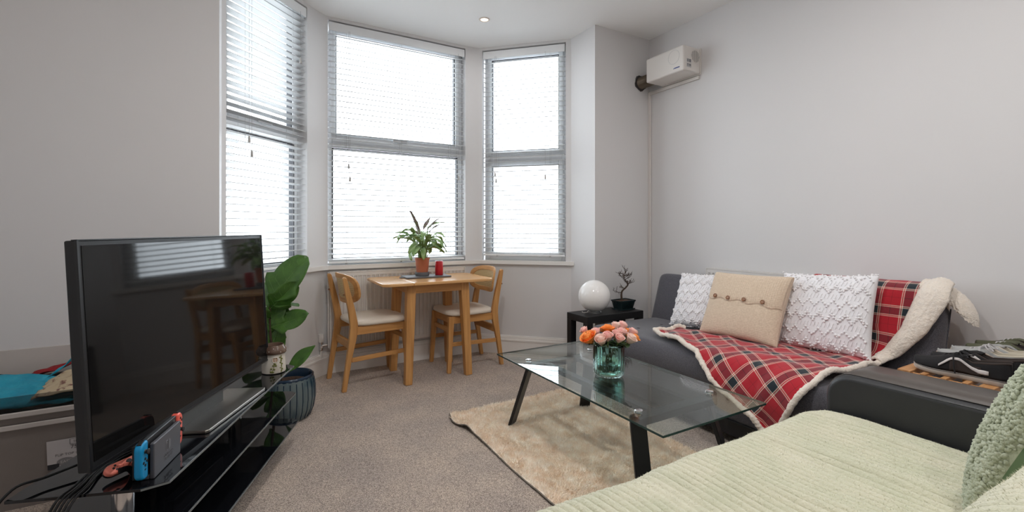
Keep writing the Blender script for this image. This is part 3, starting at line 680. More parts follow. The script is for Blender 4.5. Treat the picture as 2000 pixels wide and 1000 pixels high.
for sgn, x0, x1, c in ((-1, -.041, -.006, 'neon_blue'), (1, .166, .201, 'neon_red')):
    xo, xi = (x0, x1) if sgn < 0 else (x1, x0); r = .020; poly = [(xi, .0125), (xi, .114)]
    for k in range(7):
        a = PI/2*k/6; poly.append((xo - sgn*r + sgn*r*math.sin(a), .114 - r + r*math.cos(a)))
    for k in range(7):
        a = PI/2*k/6; poly.append((xo - sgn*r + sgn*r*math.cos(a), .0125 + r - r*math.sin(a)))
    m = MB(); side_profile_prism(m, poly, .0105, .0305); jc = m.build('controller', c, cs, bevel=.006, bseg=3)
    xm = (x0+x1)/2
    m = MB(); M = Matrix.Translation((xm, .0105, .088 if sgn < 0 else .062)) @ Matrix.Rotation(PI/2, 4, 'X'); m.lathe([(.0065, -.001), (.0045, .003), (.0075, .006), (.0075, .008), (.006, .0095), (0, .009)], 16, M=M); m.build('thumb_stick', 'matte_black', jc, smooth=40)
    zc = .060 if sgn < 0 else .088
    for dx, dz in ((0, .0085), (0, -.0085), (.0085, 0), (-.0085, 0)):
        m = MB(); M = Matrix.Translation((xm+dx, .0108, zc+dz)) @ Matrix.Rotation(PI/2, 4, 'X'); m.lathe([(.0036, -.001), (.0036, .0018), (0, .0022)], 12, M=M); m.build('face_button', 'matte_black', jc, smooth=40)
    m = MB(); m.bar((xo-sgn*.006, .0205, .110), (xo-sgn*.024, .0205, .1165), .011, .004, up=(0, 0, 1)); m.build('shoulder_button', 'matte_black', jc, bevel=.001)
    m = MB(); m.box(xm-.003, xm+.003, .0095, .011, .0385, .0415); m.build('small_button', 'matte_black', jc)
gp = thing('joystick_controller', 'coral red game controller lying behind the console dock', 'controller', (-1.100, 1.300, .425), rot=(math.radians(42), 0, math.radians(72)))
poly = []
for k in range(9): a = PI/2 + PI*k/8; poly.append((-.030+.020*math.cos(a), .016*math.sin(a)))
poly += [(.045, -.016), (.048, .0), (.045, .016)]
m = MB(); m.prism(poly, .006, .022); b_ = m.build('shell', 'coral', gp, bevel=.006, bseg=3)
m = MB(); m.prism([(x*.98, y*.92) for x, y in poly], .0005, .008); m.build('rail', 'matte_black', gp, bevel=.002)
for dx, dy in ((-.024, .006), (-.030, 0), (-.018, 0), (-.024, -.006)): m = MB(); m.lathe([(.003, .021), (.003, .0235), (0, .024)], 10, (dx, dy, 0)); m.build('face_button', 'matte_black', b_)
m = MB(); m.lathe([(.005, .021), (.004, .025), (.007, .028), (.006, .031), (0, .031)], 14, (.006, 0, 0)); m.build('thumb_stick', 'matte_black', b_, smooth=40)
gs = thing('controller_strap', 'curved coral and black controller piece leaning on the dock', 'controller', (-1.066, 1.292, .4115), math.radians(80))
m = MB(); 
for k in range(10):
    pass
arc = [(.035*math.cos(a)-.03, 0, .035*math.sin(a)) for a in [PI*.02+k*PI*.52/9 for k in range(10)]]
for i in range(9): m.bar(arc[i], arc[i+1], .018, .010, up=(0, 1, 0))
m.build('shell', 'coral', gs, smooth=40)
m = MB()
for i in range(9):
    p, q = Vector(arc[i]), Vector(arc[i+1]); m.bar(p+Vector((-.0045, -.004, -.0045)), q+Vector((-.0045, -.004, -.0045)), .014, .006, up=(0, 1, 0))
m.build('rail', 'matte_black', gs)
# cables
def cable(name, label, pts, r, mt, n=8, group=None):
    m = MB(); m.tube([tuple(p) for p in catmull(pts, n)], r, 7); return tag(m.build(name, mt, smooth=60), label, 'cable', group)
cable('power_cable', 'thin black cable arching over the back of the television stand', [(-1.80, 1.62, .012), (-1.52, 1.30, .05), (-1.330, 1.165, .34), (-1.292, 1.19, .425), (-1.255, 1.25, .430), (-1.20, 1.36, .440), (-1.175, 1.5, .46)], .0035, 'cable_black')
for k in range(5):
    dx = k*.009
    cable('power_cable', ['outermost black cable of the bundle running off the near end of the stand', 'second black cable in the bundle hanging off the near end of the stand', 'middle black cable in the bundle hanging off the near end of the stand', 'fourth black cable in the bundle beside the chrome upright', 'black cable of the bundle lying nearest the controller'][k],
          [(-1.13-dx*.4, 1.50, .4150), (-1.168-dx*.6, 1.39+.006*k, .4150+.004*(k % 2)), (-1.158-dx*.8, 1.30, .4160), (-1.124-dx, 1.222, .4150+.003*((k+1) % 2)), (-1.112-dx*1.2, 1.162, .404), (-1.13-dx*1.3, 1.150, .32), (-1.19-dx*1.6, 1.20, .12), (-1.29-dx*2, 1.28+.02*k, .008)], .0032, 'cable_black', group='black cables hanging off the television stand')
cable('white_cable', 'white cable looping on the carpet under the television stand', [(-1.22, 1.55, .006), (-1.35, 1.66, .006), (-1.52, 1.70, .006), (-1.66, 1.74, .006), (-1.70, 1.79, .006), (-1.66, 1.84, .006), (-1.60, 1.83, .006)], .005, 'cable_white')
cable('floor_cable', 'black cable lying along the carpet in front of the storage tub', [(-1.22, 1.76, .005), (-1.42, 1.80, .005), (-1.60, 1.79, .005), (-1.78, 1.74, .005), (-1.95, 1.72, .005)], .004, 'cable_black')
# ------------------------------------------------------------------ storage tub with clothes, behind the television
tub = thing('storage_tub', 'large grey plastic flip-top storage tub against the left wall behind the television', 'storage box', W(-.715, 2.655), R30)
def ring_box(mb, lo, hi, z0, z1, th):
    """open tapered box: lo / hi = (half x, half y) outer at bottom and top"""
    vs = []
    for (hx, hy), z, k in ((lo, z0, 0), (hi, z1, 0), (hi, z1, th), (lo, z0+.004, th)):
        r = .04; P = []
        for cx, cy, a0 in ((hx-r, hy-r, 0), (-hx+r, hy-r, PI/2), (-hx+r, -hy+r, PI), (hx-r, -hy+r, 1.5*PI)):
            P += [(cx+(r-k)*math.cos(a0+i*PI/10), cy+(r-k)*math.sin(a0+i*PI/10), z) for i in range(6)]
        vs += P
    n = 24; fs = [(q*n+i, q*n+(i+1)%n, (q+1)*n+(i+1)%n, (q+1)*n+i) for q in range(3) for i in range(n)]
    fs += [tuple(range(n-1, -1, -1)), tuple(range(3*n, 4*n))]; mb.add(vs, fs)
m = MB(); ring_box(m, (.30, .115), (.345, .158), .0, .375, .004); m.build('body', 'tub_grey', tub, smooth=40)
m = MB(); ring_box(m, (.352, .166), (.352, .166), .325, .345, .008); m.build('rib', 'tub_rim', tub, smooth=40, bevel=.003)
m = MB(); ring_box(m, (.358, .172), (.358, .172), .372, .394, .010); m.build('rim', 'tub_rim', tub, smooth=40, bevel=.004)
m = MB(); ring_box(m, (.345, .160), (.352, .168), .394, .455, .004); m.build('clear_collar', 'tub_clear', tub, smooth=40)
# raised lid flap at the back: rounded sheet leaning on the wall
m = MB(); poly = [(-.34, 0), (.34, 0)] + [(.34-.09+.09*math.cos(a), .10+.075*math.sin(a)) for a in [i*PI/14 for i in range(8)]] + [(-.34+.09+.09*math.cos(a), .10+.075*math.sin(a)) for a in [PI/2+i*PI/14 for i in range(8)]]
M = Matrix.Translation((0, .172, .395)) @ Matrix.Rotation(math.radians(84), 4, 'X'); m.prism(poly, 0, .004, M); lid = m.build('lid_flap', 'tub_rim', tub, bevel=.0015)
m = MB(); pp = [M @ Vector((x*.985, y*.985, -.001)) for x, y in poly]; m.tube(pp + [pp[0]], .004, 6); m.build('lid_rim', 'tub_rim', lid, smooth=60)
m = MB(); fr_a = math.atan2(.043, .375)
LM = Matrix.Translation((.115, -.1435, .195)) @ Matrix.Rotation(fr_a, 4, 'X') @ Matrix.Rotation(PI/2, 4, 'X')
m.box(-.085, .085, -.06, .06, 0, .0008, LM); lb = m.build('label', 'tub_label', tub)
def on_label(s, size, x, y, mt):
    t = text(s, size, mt, lb, (0, 0, 0), (0, 0, 0)); t.matrix_local = LM @ Matrix.Translation((x, y, .0012)); return t
on_label('184', .014, .004, .046, 'ink'); on_label('75', .022, -.004, .023, 'ink'); on_label('FLIP TOP C', .0145, -.026, -.004, 'ink_pale'); on_label('EASY', .015, -.030, -.034, 'tub_label')
m = MB(); m.box(-.085, -.05, -.06, -.038, .0008, .0012, LM); m.build('label_block', 'ink', lb)
m = MB(); m.add([LM @ Vector((-.030+.028*math.cos(a), -.034+.017*math.sin(a), .0010)) for a in [i*PI/10 for i in range(20)]], [tuple(range(20))]); m.build('label_badge', 'ink_pale', lb)
m = MB()
for p, q in (((-.016, .036), (.045, .036)), ((-.016, .057), (.045, .057)), ((-.016, .036), (-.016, .057))): m.bar(LM @ Vector((*p, .0011)), LM @ Vector((*q, .0011)), .0014, .0006)
m.build('label_frame', 'ink', lb)
def cloth(name, label, cat, m_, fn, nu=26, nv=26, th=.004):
    m = MB(); m.grid(fn, nu, nv); o = m.build(name, m_, smooth=70); solidify(o, th); tag(o, label, cat); return o
TW = lambda x, y, z: W(-.715 + x, 2.655 + y, z)
def bagf(u, v):
    x = -.30+.40*u + .02*nz(u*3, v*3, 4); y = -.150+.19*v; z = .405 + .06*math.sin(PI*min(u*1.15, 1))**.7*(v**.8)*1.0 + .010*nz(u*7, v*7, 2) + .03*v
    return TW(x, y, min(z, .52))
cloth('shopping_bag', 'crumpled bright blue fabric bag lying in the storage tub', 'bag', 'bag_blue', bagf)
m = MB(); s_ = catmull([(.00, .03, .485), (.035, .05, .505), (.065, .06, .545), (.10, .07, .585)], 6)
m.grid(lambda u, v: TW(*(s_[int(round(u*(len(s_)-1)))] + np.array((.030*(v-.5), 0.02*(v-.5), .030*(v-.5))))), len(s_), 4); o = solidify(m.build('bag_handle_strip', 'bag_blue', smooth=70), .002); tag(o, 'bright blue strap standing up from the storage tub beside the television', 'strap')
cloth('dark_garment', 'black garment folded in the left corner of the storage tub', 'clothes', 'cloth_dark', lambda u, v: TW(-.33+.26*u, .01+.12*v, .462 + .035*math.sin(PI*u)*math.sin(PI*min(v+.2, 1)) + .01*nz(u*5, v*5, 9)))
cloth('red_garment', 'dark red garment lying behind the blue bag in the storage tub', 'clothes', 'cloth_red', lambda u, v: TW(-.08+.24*u, .06+.08*v, .475 + .055*u + .014*nz(u*4, v*4, 6)))
cloth('printed_garment', 'cream printed garment heaped in the storage tub next to the television', 'clothes', 'cloth_print', lambda u, v: TW(-.015+.26*u, -.150+.16*v, .415 + .085*math.sin(PI*min(.15+u*.75, 1))*(.35+.65*v) + .014*nz(u*6, v*6, 3)))

# ------------------------------------------------------------------ planter and fiddle-leaf fig
px, py = -1.300, 2.690
pt = thing('ceramic_planter', 'dark blue ribbed ceramic planter on the carpet beyond the television stand', 'planter', (px, py, 0), 0)
NR = 26
def rib(a, i): return 1 + (.014*abs(math.cos(NR/2*a)) if 2 <= i <= 7 else 0)
m = MB(); m.lathe([(0, .002), (.100, .002), (.112, .012), (.132, .06), (.141, .12), (.140, .18), (.133, .225), (.130, .232), (.131, .246), (.124, .252), (.117, .246), (.116, .20), (0, .196)], NR*6, rfn=rib); m.build('pot', 'glaze_teal', pt, smooth=60)
m = MB(); m.lathe([(.131, .236), (.1325, .246), (.124, .2535), (.116, .246), (.1155, .20)], 60); m.f = [f for f in m.f if len(f) == 4]; m.build('rim_glaze', 'glaze_blue', pt, smooth=60)
m = MB()
for k in range(NR):
    a = PI/NR*2*(k+.5) ; m.tube([((r+.0005)*math.cos(a), (r+.0005)*math.sin(a), z) for r, z in ((.113, .012), (.132, .06), (.141, .12), (.140, .18), (.133, .226))], .0024, 5)
m.build('glaze_grooves', 'glaze_blue', pt, smooth=60)
fg = thing('fiddle_leaf_fig', 'fiddle-leaf fig with big glossy leaves growing in the blue planter', 'plant', (px, py, .197), 0)
m = MB(); m.lathe([(.113, 0), (.10, .012), (.05, .020), (0, .018)], 24); m.build('soil', 'soil', fg)
m = MB(); stem = catmull([(-.07, -.02, .01), (-.09, -.01, .15), (-.108, -.01, .34), (-.105, -.01, .50)], 6); m.tube([tuple(p) for p in stem], [.009-.0045*i/len(stem) for i in range(len(stem))], 8); m.build('trunk', 'bark', fg, smooth=60)
# each leaf: base height, yaw, pitch, length, width, bend, roll
for z, yaw, pit, L, wd_, bd, ro in ((.475, .12, .98, .33, .185, .25, 1.25), (.44, -.2, .70, .22, .12, .3, 2.2), (.455, .1, .08, .16, .09, .2, .15), (.33, .05, .28, .245, .115, -.25, 1.1), (.30, .25, 1.35, .22, .11, .2, 1.5),
                                    (.20, .3, 1.25, .25, .11, .2, 1.2), (.12, .1, 1.25, .20, .09, .2, 1.6), (.34, 2.6, .6, .24, .14, .7, .2), (.44, 2.0, .9, .24, .14, .6, .1), (.22, 3.4, .4, .22, .12, .5, .1), (.38, 4.2, .5, .22, .13, .5, .3)):
    base = Vector((-.105, -.01, z)); lm = leaf_mesh(L, wd_, bd, .22, n=14, k=9, wave=.006, seed=z*20, shape='fiddle'); lo = solidify(lm.build('leaf', 'leaf_fig', fg, smooth=70), .001); lo.matrix_local = aim(base, yaw, pit, ro)
    v = MB(); k = 9; mids = [Vector(lm.v[i*k+4])+Vector((0, 0, .0008)) for i in range(14)]; v.tube(mids, [.0022*(1-i/16) for i in range(14)], 5)
    for i in range(2, 12, 2):
        for s in (1, -1): v.tube([mids[i], Vector(lm.v[(i+1)*k+4+s*2])+Vector((0, 0, .0006)), Vector(lm.v[min(i+2, 13)*k+4+s*3])+Vector((0, 0, .0004))], .0007, 3)
    v.build('veins', 'leaf_fig_vein', lo, smooth=60)
# the low leaf reaching to the right over the pot
lm = leaf_mesh(.23, .085, .12, .3, n=14, k=9, shape='oval'); lo = solidify(lm.build('leaf', 'leaf_fig', fg, smooth=70), .001); lo.matrix_local = aim(Vector((.0, -.06, .07)), .12, .80, 1.0)
m = MB(); m.tube([(-.03, -.04, .01), (-.02, -.05, .05), (.0, -.06, .07)], .0035, 6); m.build('side_shoot', 'bark', fg, smooth=60)

# ------------------------------------------------------------------ ventilation unit and trunking on the right wall
vu = thing('ventilation_unit', 'white wall-mounted ventilation unit high on the right wall in the corner', 'ventilation unit', W(3.006, 2.505, 2.375), R30-PI/2)   # x = towards the camera along the wall, y = into the wall
m = MB(); m.box(-.185, .185, -.200, -.012, -.095, .095); body = m.build('casing', 'vent_white', vu, bevel=.012, bseg=3)
m = MB(); m.box(-.187, .187, -.012, 0, -.100, .100); m.build('back_plate', 'vent_white', vu, bevel=.002)
M = Matrix.Translation((.095, -.2002, .025)) @ Matrix.Rotation(PI/2, 4, 'X')
m = MB(); m.tube([M @ Vector((.052*math.cos(a), .052*math.sin(a), 0)) for a in [i*PI/20 for i in range(41)]], .0010, 5); m.build('round_mark', 'sticker_grey', body)
M = Matrix.Translation((.1852, -.070, .025)) @ Matrix.Rotation(PI/2, 4, 'Y')
m = MB(); m.lathe([(.045, -.004), (.045, .001), (0, .001)], 28, M=M); m.build('grille_hollow', 'vent_dark', body)
m = MB(); m.tube([M @ Vector((.047*math.cos(a), .047*math.sin(a), .001)) for a in [i*PI/16 for i in range(33)]], .003, 6); m.build('grille_ring', 'vent_white', body)
for k in range(8):
    y = -.037 + k*.0105; h = math.sqrt(max(.045**2 - y*y, 0)); m = MB(); m.bar(M @ Vector((-h, y, .002)), M @ Vector((h, y, .002)), .0045, .003, up=(1, 0, 0)); m.build('grille_bar', 'vent_white', body)
text('vent-axia', .013, 'ink_blue', body, (.122, -.2006, -.064), (PI/2, 0, 0)) if False else None
m = MB(); m.box(.100, .150, -.2006, -.2000, -.066, -.058); m.box(.092, .098, -.2006, -.2, -.067, -.060); m.build('logo', 'ink_blue', body)
m = MB(); m.box(.1850, .1856, -.165, -.115, -.030, -.003).box(.1850, .1856, -.165, -.115, -.066, -.036); sk = m.build('sticker', 'sticker_grey', body)
m = MB()
for z in (-.010, -.017, -.024, -.045, -.053): m.box(.1856, .1860, -.160, -.145, z-.0015, z+.0015).box(.1856, .1860, -.138, -.120, z-.002, z+.002)
m.build('sticker_print', 'ink', sk)
m = MB(); n = 40; m.tube([(-.180-.160*i/n, -.105, -.040) for i in range(n+1)], [.046 + .005*(i % 2) for i in range(n+1)], 18, cap=False); m.build('flexible_duct', 'foil_duct', vu)
m = MB(); m.lathe([(.048, -.004), (.066, .0), (.064, .006), (.046, .006)], 18, M=Matrix.Translation((-.338, -.105, -.040)) @ Matrix.Rotation(PI/2, 4, 'Y'), rfn=lambda a, i: 1+.08*math.sin(5*a+i)); m.build('duct_collar', 'vent_dark', vu)
tk = thing('cable_trunking', 'thin white cable trunking running from the ventilation unit down the room corner', 'cable trunking', W(3.006, 2.832, 0), R30-PI/2)
m = MB(); m.box(-.012, .012, -.016, 0, .16, 2.245); m.build('vertical_run', 'vent_white', tk, bevel=.002)
m = MB(); m.box(-.012, .50, -.016, 0, 2.245, 2.270); m.build('horizontal_run', 'vent_white', tk, bevel=.002)
# recessed ceiling light
dl = thing('ceiling_downlight', 'small lit round recessed downlight in the ceiling of the bay', 'ceiling light', (-.2146, 3.576, CEIL), 0)
m = MB(); m.lathe([(.028, -.001), (.030, -.005), (.040, -.004), (.043, -.0005), (.028, -.0005)], 32); m.f = [f for f in m.f if len(f) == 4]; m.build('trim_ring', 'downlight_ring', dl, smooth=40)
m = MB(); m.lathe([(0, -.0012), (.0285, -.0012), (.0285, -.0004)], 24); m.build('lamp', 'downlight_glow', dl)

def lamp_light(parent, power):  # shared by the bay downlight and the added fill lights
    l = bpy.data.lights.new('downlight_and_fill_beam', 'AREA'); l.shape = 'DISK'; l.size = .08; l.energy = power; l.color = (1.0, .975, .96)
    o = bpy.data.objects.new('downlight_and_fill_beam', l); COL.objects.link(o); o.parent = parent; o.location = (0, 0, -.007)
for b_, a_, FILL_W, lab in ((1.6, 1.0, 8.5, 'added unseen fill light over the grey sofa'), (1.85, .0, 9.5, 'added unseen fill light over the leather armrest'), (.55, 1.25, 15.5, 'added unseen fill light over the middle of the carpet'), (.6, -.9, 9.5, 'added unseen fill light at the back of the room')):  # out-of-view copies of the bay downlight, added to fill the dark room
    fill_dl = clone(dl); fill_dl.location = W(b_, a_, CEIL); fill_dl['label'] = lab; lamp_light(fill_dl, FILL_W)
lamp_light(dl, 2.0)
# ------------------------------------------------------------------ rug and glass coffee table
rb0, rb1, ra0, ra1 = 1.05, 1.905, 1.10, 2.54
rug = thing('shaggy_rug', 'beige shaggy rug lying askew on the carpet under the glass coffee table', 'rug', W(1.5, 1.8), R30)
def rugz(b, a):
    z = .010 + .006*nz(b*3.1, a*3.1, 1) + .003*nz(b*11, a*11, 5)
    z += .020*math.exp(-((a-2.30)/.05)**2)*math.exp(-((b-rb0)/.10)**2)
    for c0, c1, d0, d1 in ((1.30, 1.55, 1.62, 1.72), (1.15, 1.75, 1.62, 1.40), (1.36, 2.35, 1.66, 2.05)):
        dx, dy = d0-c0, d1-c1; t = max(0, min(1, ((b-c0)*dx+(a-c1)*dy)/(dx*dx+dy*dy))); dist = math.hypot(b-c0-t*dx, a-c1-t*dy); z += .010*math.exp(-(dist/.018)**2)
    return max(z, .006)
def rugp(u, v):
    b = rb0+(rb1-rb0)*u; a = ra0+(ra1-ra0)*v
    b += .012*nz(a*2.2, 3.3)*(1-u) - .035*math.exp(-((a-2.42)/.10)**2)*(1-u) ; a += .010*nz(b*3, 8.1)
    return Vector((b-1.5, a-1.8, rugz(b, a)))
m = MB(); m.grid(rugp, 70, 110); top = m.build('pile_base', 'rug_pile', rug, smooth=70)
m = MB(); m.grid(lambda u, v: rugp(u, v) - Vector((0, 0, .005)), 70, 110, flip=True)
o = len(m.v)
bo = [rugp(0, i/60) for i in range(61)] + [rugp(i/40, 1) for i in range(1, 41)] + [rugp(1, 1-i/60) for i in range(1, 61)] + [rugp(1-i/40, 0) for i in range(1, 40)]
m.tube([p - Vector((0, 0, .002)) for p in bo + [bo[0]]], .0035, 5, cap=False); m.build('backing', 'rug_backing', rug, smooth=60)
n = 85000; uu = rng.uniform(.002, .998, n); vv = rng.uniform(.06, .998, n)
P = np.array([rugp(u, v) for u, v in zip(uu, vv)])
fl = np.array([[nz(p[0]*13, p[1]*13, 2)*1.5+.25, nz(p[0]*13, p[1]*13, 7)*1.5-.2, 1.0] for p in P])
fibres('pile', P, fl, .015, .0042, 'rug_pile', rug, jitter=.5)

cbx, cax = .469*BX.x+2.22*BX.y, .469*AX.x+2.22*AX.y
ct = thing('coffee_table', 'rectangular clear glass coffee table on splayed black metal legs', 'coffee table', W(cbx, cax), R30)
GX, GY, GZ = .2945, .594, .400
m = MB(); m.box(-GX, GX, -GY, GY, GZ-.008, GZ); m.build('glass_top', 'table_glass', ct)
m = MB(); t_ = .0016; e0, e1 = GZ-.0078, GZ-.0002
m.box(-GX-t_, -GX, -GY, GY, e0, e1).box(GX, GX+t_, -GY, GY, e0, e1).box(-GX, GX, -GY-t_, -GY, e0, e1).box(-GX, GX, GY, GY+t_, e0, e1); m.build('glass_edge', 'glass_edge', ct)
for sy in (-1, 1):
    m = MB(); m.box(-.228, .228, sy*.396-.027, sy*.396+.027, GZ-.050, GZ-.020); m.build('crossbar', 'metal_black', ct, bevel=.003)
for sx in (-1, 1):
    m = MB(); m.box(sx*.111-.020, sx*.111+.020, -.37, .37, GZ-.045, GZ-.022); m.build('long_bar', 'metal_black', ct, bevel=.003)
    for sy in (-1, 1):
        m = MB(); m.bar((sx*.205, sy*.386, GZ-.024), (sx*.256+.02, sy*.500+.03, .018), .062, .018, up=Vector((sx*.217, sy*.41, 0))); m.build('leg', 'metal_black', ct, bevel=.003)
        m = MB(); c_ = (sx*.2095, sy*.396, 0); m.lathe([(.0, GZ-.020), (.014, GZ-.020), (.014, GZ-.0082), (0, GZ-.0082)], 18, c_).lathe([(0, GZ+.0002), (.017, GZ+.0002), (.017, GZ+.004), (.013, GZ+.0065), (0, GZ+.0065)], 18, c_); m.build('glass_mount', 'chrome', ct, smooth=35)

# ------------------------------------------------------------------ vase of roses
VK = .9655; vx, vy, vz = .4615, 2.197, .4005
vs_ = thing('ribbed_vase', 'teal ribbed glass vase holding roses on the glass coffee table', 'vase', (vx, vy, vz), 0)
NRV = 30; rr = lambda a, i: 1+.022*abs(math.cos(NRV/2*a))*(1 if 1 < i < 7 else .0)
m = MB(); m.lathe([(0, .001), (.050, .001), (.062, .006), (.070, .018), (.0725, .035), (.0725, .09), (.0725, .145), (.0715, .152), (.0695, .153), (.068, .150), (.068, .04), (.064, .022), (.055, .014), (0, .013)], NRV*6, rfn=rr); m.build('glass', 'vase_glass', vs_, smooth=60)
m = MB(); m.lathe([(0, .0145), (.052, .0150), (.0625, .024), (.0672, .042), (.0672, .062), (0, .062)], 40); m.build('water', 'water', vs_, smooth=50)
def petal(mb, c, R, yaw, r0, h, wd_, open_, cup):
    """one cupped petal leaning out from the bloom's axis"""
    def fn(u, v):
        s = (u-.5)*wd_; zz = h*v; r = r0*(.35+.42*math.sin(min(v*1.9, PI/2)))*(1 + .7*open_*v*v); r *= 1 + .04*math.sin(5*u+yaw*3)*v
        cl = math.cos((u-.5)*1.5); zz *= .86+.14*cl
        p = Vector((r*math.cos(yaw+s), r*math.sin(yaw+s), zz - open_*.35*h*max(0, v-.75))); return c + R @ p
    mb.grid(fn, 7, 6)
def bloom(mb, c, R, size, open_, ragged, seed):
    random.seed(seed)
    mb.lathe([(0, .0), (size*.16, size*.2), (size*.20, size*.8), (size*.08, size*.92), (0, size*.93)], 10, M=Matrix.Translation(c) @ R.to_4x4())
    for layer, (n, r0, h, o_) in enumerate(((3, .24, .97, .0), (4, .34, .96, .10), (5, .44, .92, .25), (5, .52, .80, .55))):
        for k in range(n):
            petal(mb, c, R, layer*.7 + 2*PI*k/n + random.uniform(-.2, .2), size*r0*(1+random.uniform(-.08, .08)), size*h*(1+random.uniform(-.06, .06)), 2.4 if n < 5 else 1.7, o_*open_*(1+random.uniform(-.3, .5)*ragged), .3)
    if ragged:
        for k in range(34):
            a = random.uniform(0, 2*PI); ph = random.uniform(.1, 1.35); d = Vector((math.cos(a)*math.sin(ph), math.sin(a)*math.sin(ph), math.cos(ph)))
            b0 = c + R @ (d*size*.30 + Vector((0, 0, size*.30))); tp = c + R @ (d*size*.62 + Vector((0, 0, size*.30))); sd = R @ d.cross(Vector((.3, .5, .7))).normalized()*size*.15
            mid = (b0*.35+tp*.65); mb.add([b0, mid+sd, tp+sd*.45, tp-sd*.45+R @ d*size*.04, mid-sd], [(0, 1, 2, 3, 4)])
ROSES = [  # x, y in the photograph's frame, depth, size, kind, label
 (1141, 646, 2.30, .040, 'petal_pink', 0, 'small pink rosebud at the far left of the bouquet, behind the ragged orange bloom'),
 (1163, 650, 2.27, .052, 'petal_pink', 0, 'tall pink rosebud just right of the ragged orange bloom'),
 (1174, 664, 2.20, .054, 'petal_pale', 0, 'large pale pink rose leaning low at the front left of the bouquet'),
 (1187, 657, 2.21, .048, 'petal_pink', 0, 'pink rosebud at the front centre, just below the flat orange bloom'),
 (1203, 638, 2.33, .050, 'petal_pale', 0, 'pale rose at the top of the bouquet, left of the topmost pair'),
 (1215, 637, 2.33, .048, 'petal_pink', 0, 'pink rose at the top right, the right one of the topmost pair'),
 (1204, 653, 2.25, .046, 'petal_pink', 0, 'pink rose in the middle of the bouquet, right of the front centre bud'),
 (1214, 650, 2.27, .050, 'petal_pink', 0, 'deeper pink rose right of centre, under the topmost pair'),
 (1210, 661, 2.20, .042, 'petal_pink', 0, 'small pink rosebud low at the front right, above the vase rim'),
 (1235, 650, 2.30, .050, 'petal_pink', 0, 'open pink rose at the upper far right of the bouquet'),
 (1232, 662, 2.22, .050, 'petal_pale', 0, 'pale pink rose drooping over the right side of the vase'),
 (1149, 660, 2.24, .062, 'petal_orange', 1, 'large ragged orange bloom drooping over the left side of the vase'),
 (1186, 645, 2.30, .060, 'petal_orange', 1, 'wide flat orange bloom at the top centre of the bouquet'),
 (1226, 650, 2.32, .044, 'petal_orange', 0, 'small orange rose tucked between the pink roses at the right'),
 (1240, 660, 2.26, .038, 'petal_orange', 1, 'little orange bloom peeping out at the right edge of the bouquet')]
for i, (x, y, d, size, mt, rag, lab) in enumerate(ROSES):
    d *= VK; size *= VK; pos = Vector(((x-1000)/900*d, d, 1.1-(y-447)/900*d)); off = pos - Vector((vx, vy, pos.z)); tilt = Vector((off.x*6.5, off.y*6.5, 1)).normalized()
    R = Vector((0, 0, 1)).rotation_difference(tilt).to_matrix(); base = pos - tilt*size*.5
    f = thing('rose', lab, 'flower', tuple(base), 0, 'roses in the teal vase')
    m = MB(); bloom(m, Vector((0, 0, 0)), R, size, 1.0 if not rag else 1.6, rag, 100+i); solidify(m.build('bloom', mt, f, smooth=70), .0006)
    foot = Vector((vx - off.x*.35, vy - off.y*.35, vz+.020+.001*i)); rim = Vector((vx+max(-.058, min(.058, off.x*.72)), vy+max(-.05, min(.05, off.y*.72)), vz+.148))
    m = MB(); m.tube([(p[0]-base.x, p[1]-base.y, p[2]-base.z) for p in catmull([tuple(foot), tuple(foot.lerp(rim, .6)), tuple(rim), tuple(base - tilt*.004)], 4)], .0028, 6); m.build('stem', 'stem_green', f, smooth=60)
    m = MB(); 
    for k in range(5):
        lm = leaf_mesh(size*.55, size*.2, .6, .2, n=4, k=3); a = k*2*PI/5; MM = R.to_4x4() @ aim(Vector((0, 0, -.001)), a, .9); m.add([MM @ Vector(v) for v in lm.v], lm.f)
    solidify(m.build('sepals', 'leaf_dark', f, smooth=60), .0006)
    for k in range(3):
        lm = leaf_mesh(random.uniform(.045, .065), random.uniform(.026, .036), .6, .25, n=6, k=5); lo = solidify(lm.build('leaf', 'leaf_dark', f, smooth=70), .0008)
        q = rim.lerp(base, .25+.2*k) if k else foot.lerp(rim, .86); lo.matrix_local = aim(q-base, i*1.3+k*2.1, random.uniform(-.3, .6) if k else .9)

# ------------------------------------------------------------------ black side table, globe lamp, bonsai
sd = thing('side_table', 'small square-legged black side table in the corner beside the grey sofa', 'side table', W(2.106, 2.572), R30)
m = MB(); m.box(0, .55, 0, .243, .42, .47); m.build('tabletop', 'matte_black', sd, bevel=.002)
for x in (0, .5):
    for y in (0, .193): m = MB(); m.box(x, x+.05, y, y+.05, 0, .42); m.build('leg', 'matte_black', sd, bevel=.002)
lp = thing('globe_lamp', 'white glass globe table lamp on the black side table', 'lamp', W(2.268, 2.690, .4705), 0)
m = MB(); m.lathe([(0, 0), (.050, 0), (.053, .002), (.053, .008), (.045, .013), (.045, .020), (0, .020)], 32); m.build('base', 'chrome', lp, smooth=35)
m = MB(); R_ = .119; m.lathe([(.044, .014)] + [(R_*math.sin(a), .126-R_*math.cos(a)) for a in [.40+(PI-.40)*i/28 for i in range(29)]], 56); m.build('globe', 'lamp_opal', lp, smooth=60)
m = MB(); m.tube([tuple(p) for p in catmull([(-.05, -.01, .006), (-.075, -.02, .003), (-.09, .0, .003), (-.085, .04, .003)], 5)], .0022, 6); m.build('cord', 'cable_white', lp, smooth=60)
bn = thing('bonsai_tree', 'bare bonsai tree in a dark tray pot on the black side table', 'bonsai', W(2.565, 2.695, .4705), R30)
